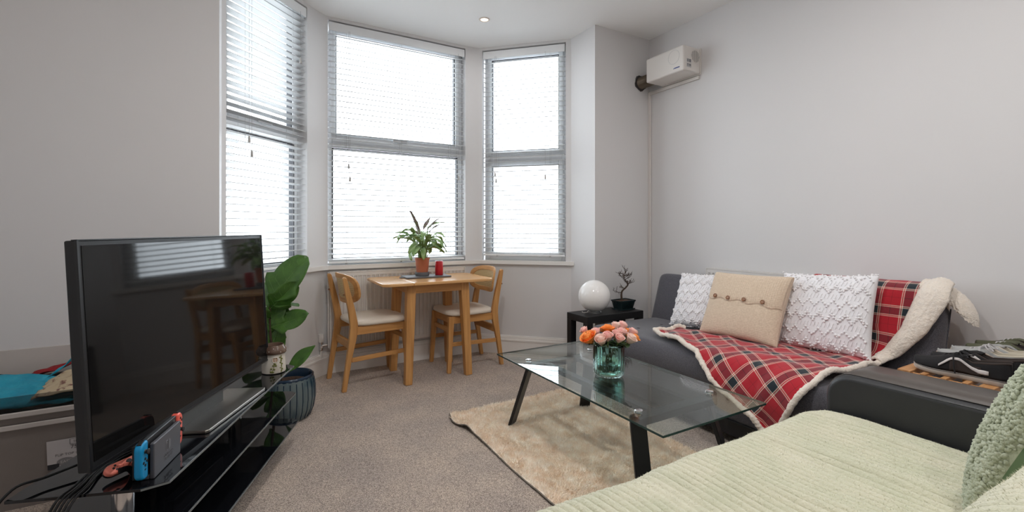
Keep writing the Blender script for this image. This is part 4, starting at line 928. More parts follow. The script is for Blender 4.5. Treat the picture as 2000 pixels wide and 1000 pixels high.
def traypot(mb, pr):
    vs = []
    for hx, hy, z in pr:
        r = .012
        for cx, cy, a0 in ((hx-r, hy-r, 0), (-hx+r, hy-r, PI/2), (-hx+r, -hy+r, PI), (hx-r, -hy+r, 1.5*PI)): vs += [(cx+r*math.cos(a0+i*PI/6), cy+r*math.sin(a0+i*PI/6), z) for i in range(4)]
    n = 16; mb.add(vs, [(q*n+i, q*n+(i+1)%n, (q+1)*n+(i+1)%n, (q+1)*n+i) for q in range(len(pr)-1) for i in range(n)] + [tuple(range(n-1, -1, -1)), tuple((len(pr)-1)*n+i for i in range(n))])
m = MB(); traypot(m, [(.060, .042, .008), (.066, .046, .012), (.078, .055, .062), (.082, .059, .064), (.082, .059, .074), (.075, .052, .074), (.072, .050, .060)]); m.build('pot', 'bonsai_pot', bn, smooth=40)
m = MB(); traypot(m, [(.074, .052, .001), (.078, .056, .003), (.078, .056, .010), (.074, .052, .010)]); m.build('drip_tray', 'bonsai_pot', bn, smooth=40)
m = MB(); m.grid(lambda u, v: Vector(((u-.5)*.148, (v-.5)*.102, .0655+.008*math.sin(PI*u)*math.sin(PI*v)+.002*nz(u*9, v*9))), 14, 10); m.build('soil', 'soil', bn)
random.seed(11)
tr = catmull([(-.015, 0, .066), (-.020, 0, .105), (-.008, .005, .140), (.030, .0, .170), (.045, -.005, .195), (.018, 0, .225), (.005, .0, .255), (.018, .0, .285)], 5)
m = MB(); m.tube([tuple(p) for p in tr], [.0085*(1-.78*i/len(tr)) for i in range(len(tr))], 8); trunk = m.build('trunk', 'bark', bn, smooth=60)
def twig(p, d, L, r, depth):
    m = MB(); q = p.copy(); pts = [p]; d = d.normalized()
    for k in range(4):
        d = (d + Vector((random.uniform(-.6, .6), random.uniform(-.6, .6), random.uniform(-.25, .45)))).normalized(); q = q + d*L/4; pts.append(q)
    TW_.tube(pts, [r*(1-.18*i) for i in range(5)], 5)
    if depth:
        for k in (1, 2, 3, 4): twig(pts[k], d + Vector((random.uniform(-1, 1), random.uniform(-1, 1), random.uniform(-.3, .8))), L*.55, r*.6, depth-1)
for idx, sgn, L in ((8, -1, .060), (13, -1, .050), (16, 1, .045), (20, 1, .055), (23, -1, .055), (26, 1, .06), (29, -1, .05), (31, 1, .045), (33, -1, .045), (35, 0, .04), (11, 1, .04), (18, -1, .05), (22, 1, .05), (28, 1, .045), (30, -1, .05), (34, 1, .04)):
    TW_ = MB(); twig(Vector(tr[min(idx, len(tr)-1)]), Vector((sgn, random.uniform(-.4, .4), .25)), L, .0032, 2); TW_.build('branch', 'bark', bn, smooth=60)

# ------------------------------------------------------------------ charcoal futon along the right wall (local x towards the camera, y into the wall)
RS = R30 - PI/2
SL = 1.72
fs_ = thing('futon_sofa', 'charcoal grey fabric futon sofa along the right wall', 'sofa', W(2.09, 2.565), RS)
def slab(mb, x0, x1, y0, y1, z0, z1, rf, rbk, pe, crown=.0, nx=60, ny=20, crease=None):
    """soft cushion: rounded plan, pillowed edges"""
    hz = (z1-z0)/2; zc = (z0+z1)/2
    def plan(t):
        # superellipse-ish outline with separate front radius
        cx, cy, hx, hy = (x0+x1)/2, (y0+y1)/2, (x1-x0)/2, (y1-y0)/2
        c, s = math.cos(t), math.sin(t); ex, ey = rf, rbk
        return cx + hx*math.copysign(abs(c)**ex, c), cy + hy*math.copysign(abs(s)**ey, s)
    nt_ = 120; prof = []
    for k in range(9): a = -PI/2 + PI*k/8; prof.append((pe*(1-math.cos(a)), zc + hz*math.sin(a)))
    vs = []
    cx, cy = (x0+x1)/2, (y0+y1)/2
    rings = [(.0, -1), (.5, -1)] + [None]*9 + [(.9, 1), (.75, 1), (.5, 1), (.25, 1), (0, 1)]
    for i in range(nt_):
        X, Y = plan(2*PI*i/nt_); L = math.hypot(X-cx, Y-cy)
        for q in rings[:2]: vs.append((cx+(X-cx)*q[0], cy+(Y-cy)*q[0], z0))
        for ins, z in prof:
            k = 1 - ins/max(L, 1e-6); vs.append((cx+(X-cx)*k, cy+(Y-cy)*k, z))
        for q in rings[11:]: 
            xx, yy = cx+(X-cx)*q[0]*(1-pe/L), cy+(Y-cy)*q[0]*(1-pe/L); vs.append((xx, yy, z1 + crown*(1-q[0]**2)))
    n = len(rings); mb.add(vs, [(i*n+j, ((i+1)%nt_)*n+j, ((i+1)%nt_)*n+j+1, i*n+j+1) for i in range(nt_) for j in range(n-1)])
m = MB(); m.box(.03, SL-.03, .05, .60, .045, .125); m.build('base_frame', 'matte_black', fs_, bevel=.004)
m = MB(); slab(m, .012, SL-.012, .045, .66, .115, .275, .10, .16, .035); m.build('base_cushion', 'fabric_charcoal', fs_, smooth=60)
m = MB(); slab(m, -.005, SL+.005, .0, .66, .262, .425, .10, .16, .065, crown=.012); so = m.build('seat', 'fabric_charcoal', fs_, smooth=60)
m = MB(); 
for x in (.30, .62, .94, 1.26, 1.5):
    for y in (.2, .42): m.blob((x, y, .433), .012, (1, 1, .35))
m.build('tufting_buttons', 'fabric_charcoal', so, smooth=60)
m = MB(); BM = Matrix.Translation((0, .595, .36)) @ Matrix.Rotation(math.radians(-17), 4, 'X')
def backpt(th, v):
    return None
bx = MB(); hz = .425
tmp = MB(); slab(tmp, 0, SL, 0, hz, -.065, .065, .10, .16, .045, crown=.006)
RM = BM @ Matrix(((1,0,0,0),(0,0,1,.065),(0,1,0,0),(0,0,0,1)))
bx.add([RM @ Vector((v[0], v[1], -v[2])) for v in tmp.v], tmp.f); bx.build('backrest', 'fabric_charcoal', fs_, smooth=60)
m = MB(); m.tube([RM @ Vector((SL+.002, y, 0)) for y in (.03, .12, .25, .40)], .003, 6).tube([RM @ Vector((-.002, y, 0)) for y in (.03, .12, .25, .40)], .003, 6); m.build('seam', 'fabric_charcoal', fs_, smooth=60)
for x in (.12, SL-.12):
    for y in (.12, .5): m = MB(); m.lathe([(.020, 0), (.024, .045)], 14, (x, y, 0)); m.build('foot', 'metal_black', fs_)

# ------------------------------------------------------------------ tartan throw with a sherpa lining, over the futon's right end
BL0 = W(2.4, 1.2, .44)
prof = np.array(catmull([(2.955, .56), (2.950, .70), (2.915, .800), (2.855, .832), (2.785, .800), (2.745, .70), (2.705, .56), (2.665, .475), (2.58, .452), (2.35, .451), (2.19, .450), (2.105, .428), (2.068, .365), (2.062, .26), (2.060, .14)], 14))
seg_ = np.r_[0, np.cumsum(np.hypot(*np.diff(prof, axis=0).T))]; SMAX = seg_[-1]
def pf(s):
    b = np.interp(s, seg_, prof[:, 0]); z = np.interp(s, seg_, prof[:, 1]); e = .01
    tb = np.interp(s+e, seg_, prof[:, 0])-np.interp(s-e, seg_, prof[:, 0]); tz_ = np.interp(s+e, seg_, prof[:, 1])-np.interp(s-e, seg_, prof[:, 1]); l = math.hypot(tb, tz_)+1e-9
    return b, z, tz_/l, -tb/l           # point and outward normal (b, z)
def s_at(b, z): return seg_[np.argmin((prof[:, 0]-b)**2 + (prof[:, 1]-z)**2)]
keyR = [(0, .90), (s_at(2.855, .832), .88), (s_at(2.72, .62), .945), (s_at(2.665, .475), 1.02), (s_at(2.35, .451), 1.03), (s_at(2.105, .428), 1.065), (s_at(2.066, .39), 1.09), (s_at(2.064, .30), 1.135), (s_at(2.062, .19), 1.195), (SMAX, 1.225)]
keyL = [(0, 1.40), (s_at(2.72, .62), 1.45), (s_at(2.60, .452), 1.72), (s_at(2.40, .451), 2.00), (s_at(2.20, .450), 2.03), (s_at(2.15, .449), 1.86), (s_at(2.105, .428), 1.64), (s_at(2.066, .31), 1.46), (s_at(2.064, .235), 1.285), (s_at(2.062, .18), 1.245), (SMAX, 1.23)]
aR = lambda s: np.interp(s, *zip(*keyR)); aL = lambda s: np.interp(s, *zip(*keyL))
def blp(s, a, extra=0.0):
    b, z, nb, nz_ = pf(s); seatw = np.interp(s, [s_at(2.745, .70), s_at(2.58, .452)], [0.15, 1])
    wv = .018*seatw*(nz(a*7+s*3, s*8, 3)+.6) + .012*seatw*max(0, nz(a*14-s*9, s*6+a*5, 7)) + .010*seatw*max(0, math.sin(a*19 + s*13 + 2*nz(a*3, s*3)))*(.6+.4*nz(a*4, s*4, 9)) + .005
    hang = max(0, (.42-z)/.3) if b < 2.12 else 0; wv += hang*.030*max(0, math.sin(a*24+s*5))
    wv = max(wv, .004) + extra; return W(b+nb*wv, a, z+nz_*wv) - BL0
NS, NA = 190, 90; s0 = .0; s1 = s_at(2.061, .168)
bt = thing('tartan_throw', 'red tartan throw with cream sherpa edging draped over the grey sofa', 'blanket', tuple(BL0), 0)
m = MB(); uv = []; vs = []
for i in range(NS):
    s = s0+(s1-s0)*i/(NS-1); r, l = aR(s), aL(s); th = .62*float(np.interp(s, [s_at(2.72, .62), s_at(2.40, .451)], [0, 1]))
    for j in range(NA):
        a = r+(l-r)*j/(NA-1); vs.append(blp(s, a)); uc, vc = a-1.1, s-.75; uv.append((uc*math.cos(th)-vc*math.sin(th)+.03, uc*math.sin(th)+vc*math.cos(th)))
m.add(vs, [(i*NA+j, (i+1)*NA+j, (i+1)*NA+j+1, i*NA+j+1) for i in range(NS-1) for j in range(NA-1)]); m.uv = uv
pf_o = m.build('tartan_face', 'plaid', bt, smooth=80); solidify(pf_o, .004)
def fluffy(mb, pts, rs, seg=10, amp=.25, sc=90, flat=1.0):
    o = len(mb.v); mb.tube(pts, rs, seg); cs_ = [Vector(p) for p in pts]
    for i in range(len(pts)):
        for k in range(seg):
            p = Vector(mb.v[o+i*seg+k]); d = p - cs_[i]; f = 1 + amp*nz(p.x*sc, p.y*sc, p.z*sc)*1.6; mb.v[o+i*seg+k] = tuple(cs_[i] + d*f)
def dens(fn, n): return [fn(i/(n-1)) for i in range(n)]
m = MB(); fluffy(m, dens(lambda t: blp(s0+(s1-s0)*t, aR(s0+(s1-s0)*t)-.004, .004), 260), [.013]*260); m.build('sherpa_border', 'sherpa', bt, smooth=80)
sl0 = s_at(2.42, .451)
m = MB(); fluffy(m, dens(lambda t: blp(sl0+(s1-sl0)*t, aL(sl0+(s1-sl0)*t)+.004, .004), 240), [.0135]*240); m.build('sherpa_border', 'sherpa', bt, smooth=80)
# turned-back sherpa lining along the right edge of the back, and the flap hanging off the corner
m = MB()
def lap(u, v):
    s = s_at(2.90, .81) + (s_at(2.58, .452)-s_at(2.90, .81))*u; wdt = float(np.interp(u, [0, .12, .3, .6, 1], [.0, .07, .10, .07, .03])); a = aR(s) + .030 - (wdt+.02)*v
    bul = .022*math.sin(PI*v)**.6 + .004*nz(u*40, v*14, 5) + .0025*nz(u*110, v*36, 1); return blp(s, a, .004) + W(0, 0, 0) + (lambda q: W(q[2]*bul, 0, q[3]*bul))(pf(s))
m.grid(lap, 90, 24); solidify(m.build('sherpa_lining', 'sherpa', bt, smooth=80), .010)
m = MB()
def flap(u, v):
    # closed fluffy tongue: u runs out over the sofa's end, v round its section
    c = W(2.862 + .018*u, .935 - .185*u, .823 - .135*u**2.0); th = 2*PI*v; hw_ = .070*(1-.15*u)*math.sqrt(max(.0004, 1-max(0, (u-.72)/.28)**2)); hh_ = .034*(1+.3*u)*math.sqrt(max(.0004, 1-max(0, (u-.72)/.28)**2))
    d = Vector((0, 0, 0)) + BX*(hw_*math.cos(th)) + Vector((0, 0, hh_*math.sin(th) - .035*math.cos(th)**2*u)); f_ = 1 + .16*nz(u*26, math.cos(th)*5, math.sin(th)*5) + .07*nz(u*60, math.cos(th)*13, math.sin(th)*13)
    return c + d*f_ - BL0
m.grid(flap, 60, 41); m.build('sherpa_flap', 'sherpa', bt, smooth=80)

# ------------------------------------------------------------------ cushions
def pil(w, h, t):
    def fn(u, v, side, off=0.0):
        e = max(0, (1-u*u)*(1-v*v)); th = t/2*e**.36 + off
        x = w/2*u*(1-.055*(1-v*v)*abs(u)**3); z = h/2 + h/2*v*(1-.055*(1-u*u)*abs(v)**3)
        return Vector((x, -th*side, z))
    return fn
def pillow_mesh(mb, f, n, disp=None, sides=(1, -1)):
    for sd_ in sides:
        def g(u, v):
            # concentrate samples near the border
            uu = math.sin((u-.5)*PI); vv = math.sin((v-.5)*PI)
            return f(uu, vv, sd_, disp(uu, vv) if disp else 0)
        mb.grid(g, n, n, flip=(sd_ < 0))
def cushion_thing(name, label, loc, rz, tilt, roll):
    return thing(name, label, 'cushion', loc, rot=(tilt, roll, rz))
def tufted(label, loc, rz, tilt, roll, w, h, seed):
    t = cushion_thing('tufted_cushion', label, loc, rz, tilt, roll); f = pil(w, h, .13); random.seed(seed)
    m = MB(); pillow_mesh(m, f, 64, lambda u, v: .0016*math.sin(v*70+u*22)*(1-u*u)); m.build('cover', 'white_cotton', t, smooth=80)
    m = MB()
    for row in range(6):
        v0 = -.90+row*.36
        for k in range(46):
            u = -.96+1.92*k/45; zig = .085*(abs((k % 6)-3)/1.5-1); 
            for dv in ((0, .055) if row % 2 == 0 else (0,)):
                v = v0+zig+dv+random.uniform(-.012, .012); uu = u+random.uniform(-.01, .01)
                if abs(v) > .985 or abs(uu) > .985: continue
                p = f(uu, v, 1, .004); m.blob(p, random.uniform(.0044, .0068), (1, .8, 1.25), Matrix.Rotation(random.uniform(-.8, .8), 3, 'Y'))
    # loops along the edges
    for k in range(60):
        for (u, v) in ((-1+2*k/59, 1), (-1, -1+2*k/59), (-1+2*k/59, -1)):
            if random.random() < .75: m.blob(f(u, v, 1)+Vector((random.uniform(-.005, .005), random.uniform(-.006, .006), random.uniform(-.004, .006))), random.uniform(.0045, .0075))
    m.build('tufts', 'white_tuft', t, smooth=80)['kind'] = 'stuff'
    m = MB()
    for row in range(5):
        v0 = -.72+row*.36
        for k in range(26):
            u = -.92+1.84*k/25; m.tube([f(u+.03*q, v0-.06+.12*q/1, 1, .0015) for q in (0, .5, 1)], .0022, 4)
    m.build('ribbing', 'white_cotton', t, smooth=80)['kind'] = 'stuff'
    return t
def sofa_loc(b, a, z): return tuple(W(b, a, z))
tufted('white tufted cushion at the left end of the grey sofa, partly behind the beige cushion', sofa_loc(2.53, 1.955, .458), RS+.10, math.radians(-26), math.radians(-3), .46, .375, 4)
tufted('white tufted cushion on the grey sofa between the beige cushion and the tartan throw', sofa_loc(2.575, 1.275, .462), RS-.02, math.radians(-18), math.radians(-3), .465, .415, 9)
kn = cushion_thing('knitted_cushion', 'beige knitted cushion with a buttoned flap in the middle of the grey sofa', sofa_loc(2.425, 1.645, .466), RS+.02, math.radians(-27), math.radians(-1))
f = pil(.475, .405, .14)
def kd(u, v): x = u*.2375; return .0022*abs(math.sin(PI*x/.0115)) + .0008*math.sin(v*.22*2*PI/.009)
def kpt(u, v, sd_, off=0): return f(u, v, sd_, off)
m = MB(); m.grid(lambda u, v: f(-1+2*u, -1+2*v, 1, .0012*math.sin((-1+2*v)*.22*2*PI/.010) + .0012*abs(math.sin(PI*(-1+2*u)*.2375/.008))), 200, 120); m.grid(lambda u, v: f(math.sin((u-.5)*PI), math.sin((v-.5)*PI), -1), 30, 30, flip=True); m.build('cover', 'knit_beige', kn, smooth=80)
m = MB(); edge = lambda u: .02 + .035*math.cos(u*2*PI*2.0) - .05*u
m.grid(lambda u, v: f(-.995+1.99*u, edge(-1+2*u)+(.995-edge(-1+2*u))*v, 1, .0075*(1-(2*abs(v-.5))**6) + kd(-1+2*u, v*2)), 230, 70); solidify(m.build('button_flap', 'knit_beige', kn, smooth=80), .003)
for u in (-.66, -.26, .16, .60):
    c = f(u, edge(u)+.085, 1, .012); m = MB(); MM = Matrix.Translation(c) @ Matrix.Rotation(PI/2, 4, 'X'); m.lathe([(0, -.002), (.011, -.002), (.0125, .001), (.0115, .0035), (.008, .002), (0, .002)], 18, M=MM); bt_ = m.build('button', 'button_wood', kn, smooth=40)
    m = MB(); m.bar(MM @ Vector((-.004, 0, .0030)), MM @ Vector((.004, 0, .0030)), .0022, .0022); m.build('thread', 'knit_beige', bt_)

# ------------------------------------------------------------------ black leather sofa in the foreground, facing the window (local x = b, y = a)
ls = thing('leather_sofa', 'black leather sofa in the foreground with a padded rounded armrest', 'sofa', W(1.0, .4), R30)
lx = lambda b: b-1.0
ly = lambda a: a-.4
m = MB(); m.box(lx(.17), lx(1.81), ly(-.15), ly(.84), .06, .26); m.build('base', 'leather_black', ls, bevel=.02, bseg=3)
for x0, x1 in ((.175, .985), (.99, 1.80)): m = MB(); m.box(lx(x0), lx(x1), ly(.20), ly(.865), .262, .432); m.build('seat_cushion', 'leather_black', ls, bevel=.045, bseg=4)
for x0, x1 in ((.175, .985), (.99, 1.80)): m = MB(); m.box(lx(x0), lx(x1), 0, .17, 0, .34, Matrix.Translation((0, ly(.045), .40)) @ Matrix.Rotation(math.radians(8), 4, 'X')); m.build('back_cushion', 'leather_black', ls, bevel=.05, bseg=4)
m = MB(); m.box(lx(-.06), lx(2.05), ly(-.24), ly(-.10), .06, .70); m.build('back_frame', 'leather_black', ls, bevel=.03, bseg=3)
def armrest(b0, b1, inner):
    # side profile (a, z) with a rounded front top corner, pushed along b
    r = .085; pf_ = [(ly(-.20), .06), (ly(.872), .06), (ly(.878), .50)] + [(ly(.878)-r+r*math.cos(a), .505+r*math.sin(a)) for a in [i*PI/16 for i in range(9)]] + [(ly(-.20), .595)]
    M = Matrix(((0,0,1,0),(1,0,0,0),(0,1,0,0),(0,0,0,1)))
    m = MB(); m.prism(pf_, lx(b0), lx(b1), M); ar = m.build('armrest', 'leather_black', ls, bevel=.020, bseg=4)
    m = MB(); ins = .012; P_ = [(ly(.878)-ins, .10), (ly(.878)-ins, .50)] + [(ly(.878)-r+(r-ins)*math.cos(a), .505+(r-ins)*math.sin(a)) for a in [i*PI/16 for i in range(9)]] + [(ly(.5), .595-ins), (ly(.1), .595-ins), (ly(-.15), .595-ins)]
    xb = lx(b0)+.006 if inner < 0 else lx(b1)-.006
    m.tube([(xb, p, z) for p, z in P_], .0042, 6); m.build('piping', 'leather_black', ar, smooth=60)
    m = MB(); tp_ = [(ly(.878)-r+r*math.cos(a), .505+r*math.sin(a)) for a in [PI*.18+i*PI*.32/8 for i in range(9)]] + [(ly(.3), .595), (ly(-.15), .595)]
    m.add([(x_, p, z+.0012) for p, z in tp_ for x_ in (lx(b0)+.022, lx(b1)-.022)], [(2*i, 2*i+1, 2*i+3, 2*i+2) for i in range(len(tp_)-1)]); solidify(m.build('top_panel', 'leather_worn', ar, smooth=60), .002)
    return ar
ar = armrest(1.812, 2.05, -1); armrest(-.06, .165, 1)
for b_ in (-.0, 1.95):
    for a_ in (-.1, .78): m = MB(); m.lathe([(.022, 0), (.026, .06)], 14, (lx(b_), ly(a_), 0)); m.build('foot', 'metal_black', ls)

# pale green plush throw over seat and back
tprof = np.array(catmull([(.905, .16), (.908, .30), (.902, .39), (.868, .440), (.80, .452), (.55, .450), (.36, .450), (.285, .466), (.248, .55), (.232, .66), (.185, .752), (.09, .785), (-.03, .775), (-.16, .725)], 12))
tseg = np.r_[0, np.cumsum(np.hypot(*np.diff(tprof, axis=0).T))]; TS = tseg[-1]
THB = W(1.0, .5, .45)
def thp(s, b, extra=0.0):
    a = np.interp(s, tseg, tprof[:, 0]); z = np.interp(s, tseg, tprof[:, 1]); e = .01
    ta = np.interp(s+e, tseg, tprof[:, 0])-np.interp(s-e, tseg, tprof[:, 0]); tz_ = np.interp(s+e, tseg, tprof[:, 1])-np.interp(s-e, tseg, tprof[:, 1]); l = math.hypot(ta, tz_)+1e-9; na, nz_ = tz_/l, -ta/l
    bb = b + .012*nz(s*3.0, b*2.0, 4)
    rib_ = .0085*abs(math.sin(PI*bb/.024))**.8; und = .007*(nz(bb*4, s*3.0, 2)+.5) + .004*nz(bb*11, s*6, 6)
    und += .016*math.exp(-((bb-1.42-.12*(s-.6))/.035)**2)*max(0, 1-abs(s-.62)/.45) + .013*math.exp(-((bb-1.66+.08*(s-.5))/.03)**2)*max(0, 1-abs(s-.5)/.4) + .011*math.exp(-((bb-1.15-.2*(s-.6))/.04)**2)*max(0, 1-abs(s-.7)/.3)
    side = max(0, (bb-1.74)/.05); dz = -.012*side*side
    wv = max(rib_+und, .002)+.004+extra
    return W(b, a+na*wv, z+nz_*wv+dz) - THB, Vector(W(0, na, nz_))
tg = thing('plush_throw', 'pale green ribbed plush throw covering the black leather sofa', 'blanket', tuple(THB), 0)
B0, B1 = .42, 1.785
m = MB(); m.grid(lambda u, v: thp(TS*v, B0+(B1-B0)*u)[0], 520, 120, flip=True); o = m.build('fleece', 'plush_green', tg, smooth=80); solidify(o, .006)
n = 150000; ss = np.r_[rng.uniform(.14, 1.22, n-6000), rng.uniform(.15, 1.0, 6000)]; bb = np.r_[rng.uniform(.56, B1, n-6000), rng.uniform(B1-.012, B1+.004, 6000)]
pn = [thp(s, b, -.001) for s, b in zip(ss, bb)]
fibres('fleece_pile', [p for p, _ in pn], [nn + AX*.5 for _, nn in pn], .0062, .0024, 'plush_fibre', tg, jitter=.8)

# boucle cushion leaning on the sofa's back
bc = cushion_thing('boucle_cushion', 'sage green boucle cushion leaning against the back of the leather sofa', tuple(W(1.585, .365, .472)), R30+PI, math.radians(-22), 0)
f = pil(.46, .44, .17)
m = MB(); pillow_mesh(m, f, 40, None, (1,)); m.build('front_cover', 'boucle_green', bc, smooth=80)
m = MB(); pillow_mesh(m, f, 40, None, (-1,)); m.build('back_cover', 'velvet_green', bc, smooth=80)
m = MB(); random.seed(5)
for k in range(7500):
    u = math.sin(random.uniform(-1, 1)*PI/2); v = math.sin(random.uniform(-1, 1)*PI/2); side = 1
    if random.random() < .22: u = random.choice((-1, 1))*random.uniform(.95, 1); side = 1
    elif random.random() < .15: v = random.choice((-1, 1))*random.uniform(.95, 1); side = 1
    p = f(u, v, side, .002); m.blob(p, random.uniform(.0032, .006), (1, 1, random.uniform(.6, 1.6)), Euler((random.uniform(0, 3), random.uniform(0, 3), 0)).to_matrix())
m.build('boucle_loops', 'boucle_green', bc, smooth=80)['kind'] = 'stuff'

# ------------------------------------------------------------------ shoe rack and shoes
RK = W(2.245, .545); RZ = .545
rk = thing('shoe_rack', 'low slatted pine shoe rack between the leather armrest and the right wall', 'shoe rack', tuple(RK), R30)   # x = b, y = a
for zt in (RZ, .36):
    for i, (y, wd_, h) in enumerate(((.0, .042, .022), (.068, .018, .016), (.128, .018, .016), (.188, .018, .016), (.235, .042, .022))):
        m = MB(); m.box(0, .70, y, y+wd_, zt-h, zt); m.build('slat', 'pine', rk, bevel=.002)
    for x in (.022, .66): m = MB(); m.tube([(x, .01, zt-.012), (x, .265, zt-.012)], .005, 8); m.build('dowel', 'pine', rk, smooth=40)
for x in (.030, .67):
    for y in (.021, .256): m = MB(); m.lathe([(.014, 0), (.016, .01), (.016, RZ-.022)], 16, (x, y, 0)); m.build('post', 'pine', rk, smooth=40)
def shoe(name, label, b, a, z, rz, upper, quarter, stripe, sole, laces, lining, side=1, L=.275, heel='canvas_black', group=None, bow=True):
    t = thing(name, label, 'shoe', tuple(W(b, a, z)), R30+PI/2+rz, group)     # x = toe direction, origin at the heel end
    def hw(x):   # half width of the sole
        return np.interp(x, [0, .02, .06, .12, .19, .235, .262, .275], [.014, .029, .034, .033, .043, .040, .028, .006])
    def yc(x): return side*.006*math.sin(x/L*PI*1.0) - side*.004*(x/L)
    NX = 30; xs = [L*(.5-.5*math.cos(PI*i/(NX-1))) for i in range(NX)]
    m = MB(); out = [(x, yc(x)+hw(x)) for x in xs] + [(x, yc(x)-hw(x)) for x in xs[::-1]]
    rise = lambda x: .012*max(0, (x-.19)/.085)**2
    vs = []; n = len(out)
    for k, (z0_, ins) in enumerate(((0, .003), (.004, 0), (.014, -.001), (.024, .0005), (.028, .003))):
        for x, y in out: cy = yc(x); vs.append((x, cy+(y-cy)*(1-ins/.035), z0_*(1.0 if x < .2 else 1.0)+rise(x)*(1 if k < 5 else 1)))
    fs = [(q*n+i, q*n+(i+1)%n, (q+1)*n+(i+1)%n, (q+1)*n+i) for q in range(4) for i in range(n)] + [tuple(range(n-1, -1, -1)), tuple(4*n+i for i in range(n))]
    m.add(vs, fs); so_ = m.build('sole', sole, t, smooth=50)
    m = MB(); m.tube([(x, yc(x)+(y-yc(x))*1.02, .0185+rise(x)) for x, y in out] + [(out[0][0], out[0][1], .0185)], .0010, 4); m.build('foxing_line', 'ink', so_)
    m = MB(); m.box(-.001, .0015, -.010, .010, .006, .019); m.build('heel_tab', 'ink', so_)
    ht = lambda x: np.interp(x, [0, .01, .05, .10, .135, .17, .215, .25, .272, .275], [.082, .084, .074, .066, .082, .078, .058, .044, .032, .028])
    gap = lambda x: np.interp(x, [0, .012, .04, .09, .125, .145, .175, .19, .275], [.010, .020, .026, .027, .020, .013, .011, .0, .0])
    def up(x, k):
        h = ht(x)+rise(x); g = gap(x); w_ = hw(x)*.97; a_ = k*PI/2
        y = g + (w_-g)*math.cos(a_)**.75; zz = .022+rise(x)*.8 + (h-.022)*math.sin(a_)**.92
        return y, zz
    for sgn in (1, -1):
        m = MB(); m.grid(lambda u, k: Vector((.003+(L-.006)*u, yc((L)*u)+sgn*up(.003+(L-.006)*u, k)[0], up(.003+(L-.006)*u, k)[1])), 44, 12, flip=(sgn > 0)); uo = m.build('upper', upper, t, smooth=70); solidify(uo, .004)
        # quarter panel, a shade browner, and the side stripe
        m = MB(); m.grid(lambda u, k: Vector((.075+.085*u, yc(.075+.085*u)+sgn*(up(.075+.085*u, .02+.62*k*(.7+.3*u))[0]+.0032), up(.075+.085*u, .02+.62*k*(.7+.3*u))[1]+.0006)), 14, 8, flip=(sgn > 0)); solidify(m.build('quarter', quarter, t, smooth=70), .001)
        if stripe:
            def stp(u, v):
                x = .055+.135*u; kc = np.interp(u, [0, .2, .55, .74, .88, 1.0], [.20, .22, .58, .60, .36, .20]); wk = np.interp(u, [0, .1, .3, .6, .85, 1], [.09, .11, .10, .09, .08, .05]); k = max(.02, min(.97, kc+wk*(2*v-1))); y, zz = up(x, k)
                return Vector((x, yc(x)+sgn*(y+.0052), zz+.0014))
            m = MB(); m.grid(stp, 26, 4, flip=(sgn > 0)); solidify(m.build('side_stripe', stripe, t, smooth=70), .0012)
        m = MB(); m.tube([(x, yc(x)+sgn*(gap(x)+.001), ht(x)+rise(x)-.001) for x in [.004+.135*i/20 for i in range(21)]], .0042, 7); m.build('collar', lining if lining != 'lining' else 'suede_brown', t, smooth=60)
        m = MB(); m.grid(lambda u, k: Vector((.006+.16*u, yc(.16*u)+sgn*(gap(.006+.16*u)-.003+(1-k)*.006), .030+(ht(.006+.16*u)-.032)*k)), 14, 4, flip=(sgn < 0)); solidify(m.build('lining', lining, t, smooth=70), .002)
    m = MB(); m.grid(lambda u, v: Vector((.008+.25*u, yc(.008+.25*u)+(2*v-1)*hw(.008+.25*u)*.75, .031+rise(.008+.25*u))), 12, 4); solidify(m.build('insole', lining, t), .002)
    m = MB(); m.grid(lambda u, v: Vector((.118+.070*u, yc(.15)+(2*v-1)*.020*(1-.2*u), ht(.118+.07*u)+rise(.118+.07*u)-.004+.010*(1-u)+.003*(1-(2*v-1)**2))), 8, 6); solidify(m.build('tongue', upper, t, smooth=70), .004)
    m = MB()
    for i in range(5):
        x = .128+.012*i; h = ht(x)+rise(x)+.003; y0 = yc(x); m.tube([(x-.004, y0-.021, h-.009), (x-.001, y0-.010, h), (x+.003, y0+.010, h+.001), (x+.004, y0+.021, h-.009)], .0026, 5)
    if bow:
        x = .128; h = ht(x)+.008; y0 = yc(x)
        for sgn in (1, -1):
            m.tube([tuple(p) for p in catmull([(x, y0, h), (x+.008, y0+sgn*.022, h+.012), (x-.006, y0+sgn*.042, h-.002), (x-.016, y0+sgn*.026, h-.006), (x, y0, h)], 5)], .0024, 5)
            m.tube([tuple(p) for p in catmull([(x, y0, h), (x+.02, y0+sgn*.025, h+.004), (x+.018, y0+sgn*.048, h-.020), (x+.012, y0+sgn*.054, h-.066)], 5)], .0026, 5)
        m.blob((x, y0, h), .007)
    m.build('laces', laces, t, smooth=60)
    return t
zs = RZ+.0008
shoe('skate_shoe', 'black skate shoe with white side stripe, nearest the leather armrest on the rack', 2.315, .515, zs, 0, 'canvas_black', 'suede_brown', 'stripe_white', 'sole_white', 'canvas_black', 'lining', -1, group='shoes on the rack')
shoe('skate_shoe', 'black skate shoe with white side stripe, second from the leather armrest on the rack', 2.415, .500, zs, -.03, 'canvas_black', 'suede_brown', 'stripe_white', 'sole_white', 'canvas_black', 'lining', 1, group='shoes on the rack', bow=False)
shoe('canvas_sneaker', 'cream and grey sneaker with pale laces, beside the black pair on the rack', 2.525, .500, zs, .02, 'shoe_grey', 'shoe_cream', None, 'shoe_cream', 'lace_grey', 'lining_pale', -1, L=.285, group='shoes on the rack')
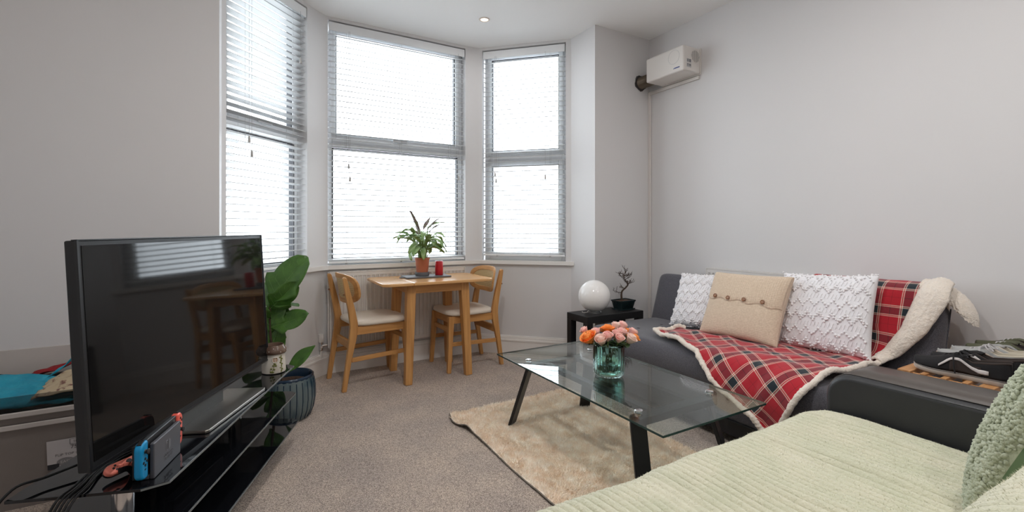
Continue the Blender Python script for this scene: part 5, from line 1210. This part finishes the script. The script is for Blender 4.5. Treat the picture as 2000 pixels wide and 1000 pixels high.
shoe('canvas_sneaker', 'grey and cream sneaker without a bow in the middle of the rack', 2.630, .490, zs, 0, 'shoe_grey', 'shoe_cream', None, 'shoe_cream', 'lace_grey', 'lining_pale', 1, L=.285, group='shoes on the rack', bow=False)
shoe('olive_sneaker', 'dark olive sneaker toward the wall end of the rack', 2.740, .480, zs, 0, 'shoe_olive', 'shoe_olive', 'shoe_grey', 'sole_white', 'lace_grey', 'lining', -1, group='shoes on the rack', bow=False)
shoe('olive_sneaker', 'dark olive sneaker on the rack closest to the right wall', 2.845, .480, zs, 0, 'shoe_olive', 'shoe_olive', 'shoe_grey', 'sole_white', 'lace_grey', 'lining', 1, group='shoes on the rack', bow=False)
shoe('grey_trainer', 'grey trainer on the lower shelf of the rack, nearest the armrest', 2.330, .515, .3608, 0, 'shoe_grey', 'lining', 'stripe_white', 'sole_white', 'lace_grey', 'lining', -1, group='shoes under the rack top', bow=False)
shoe('grey_trainer', 'grey trainer on the lower shelf of the rack, second from the armrest', 2.445, .505, .3608, 0, 'shoe_grey', 'lining', 'stripe_white', 'sole_white', 'lace_grey', 'lining', 1, group='shoes under the rack top', bow=False)

# ------------------------------------------------------------------ portals help the sky light find the three windows (they emit nothing)
for i, (p, q) in enumerate((wl, wc, wr)):
    p_ = Vector(p); q_ = Vector(q); d = (q_-p_); mid = (p_+q_)/2; wd = d.length; d.normalize(); nrm = Vector((-d.y, d.x)); c = mid + nrm*.19
    l = bpy.data.lights.new('sky_portal', 'AREA'); l.shape = 'RECTANGLE'; l.size = wd+.1; l.size_y = HEAD-SILL+.1
    o = bpy.data.objects.new('sky_portal', l); COL.objects.link(o); o.location = W(c.x, c.y, (SILL+HEAD)/2)
    o.rotation_euler = (PI/2, 0, R30+math.atan2(d.y, d.x)+PI); l.cycles.is_portal = True; o['kind'] = 'helper'
    # an area light shines along its local -z: turn it to face the room
    z_ = -(BX*nrm.x + AX*nrm.y); o.rotation_euler = z_.to_track_quat('-Z', 'Y').to_euler()
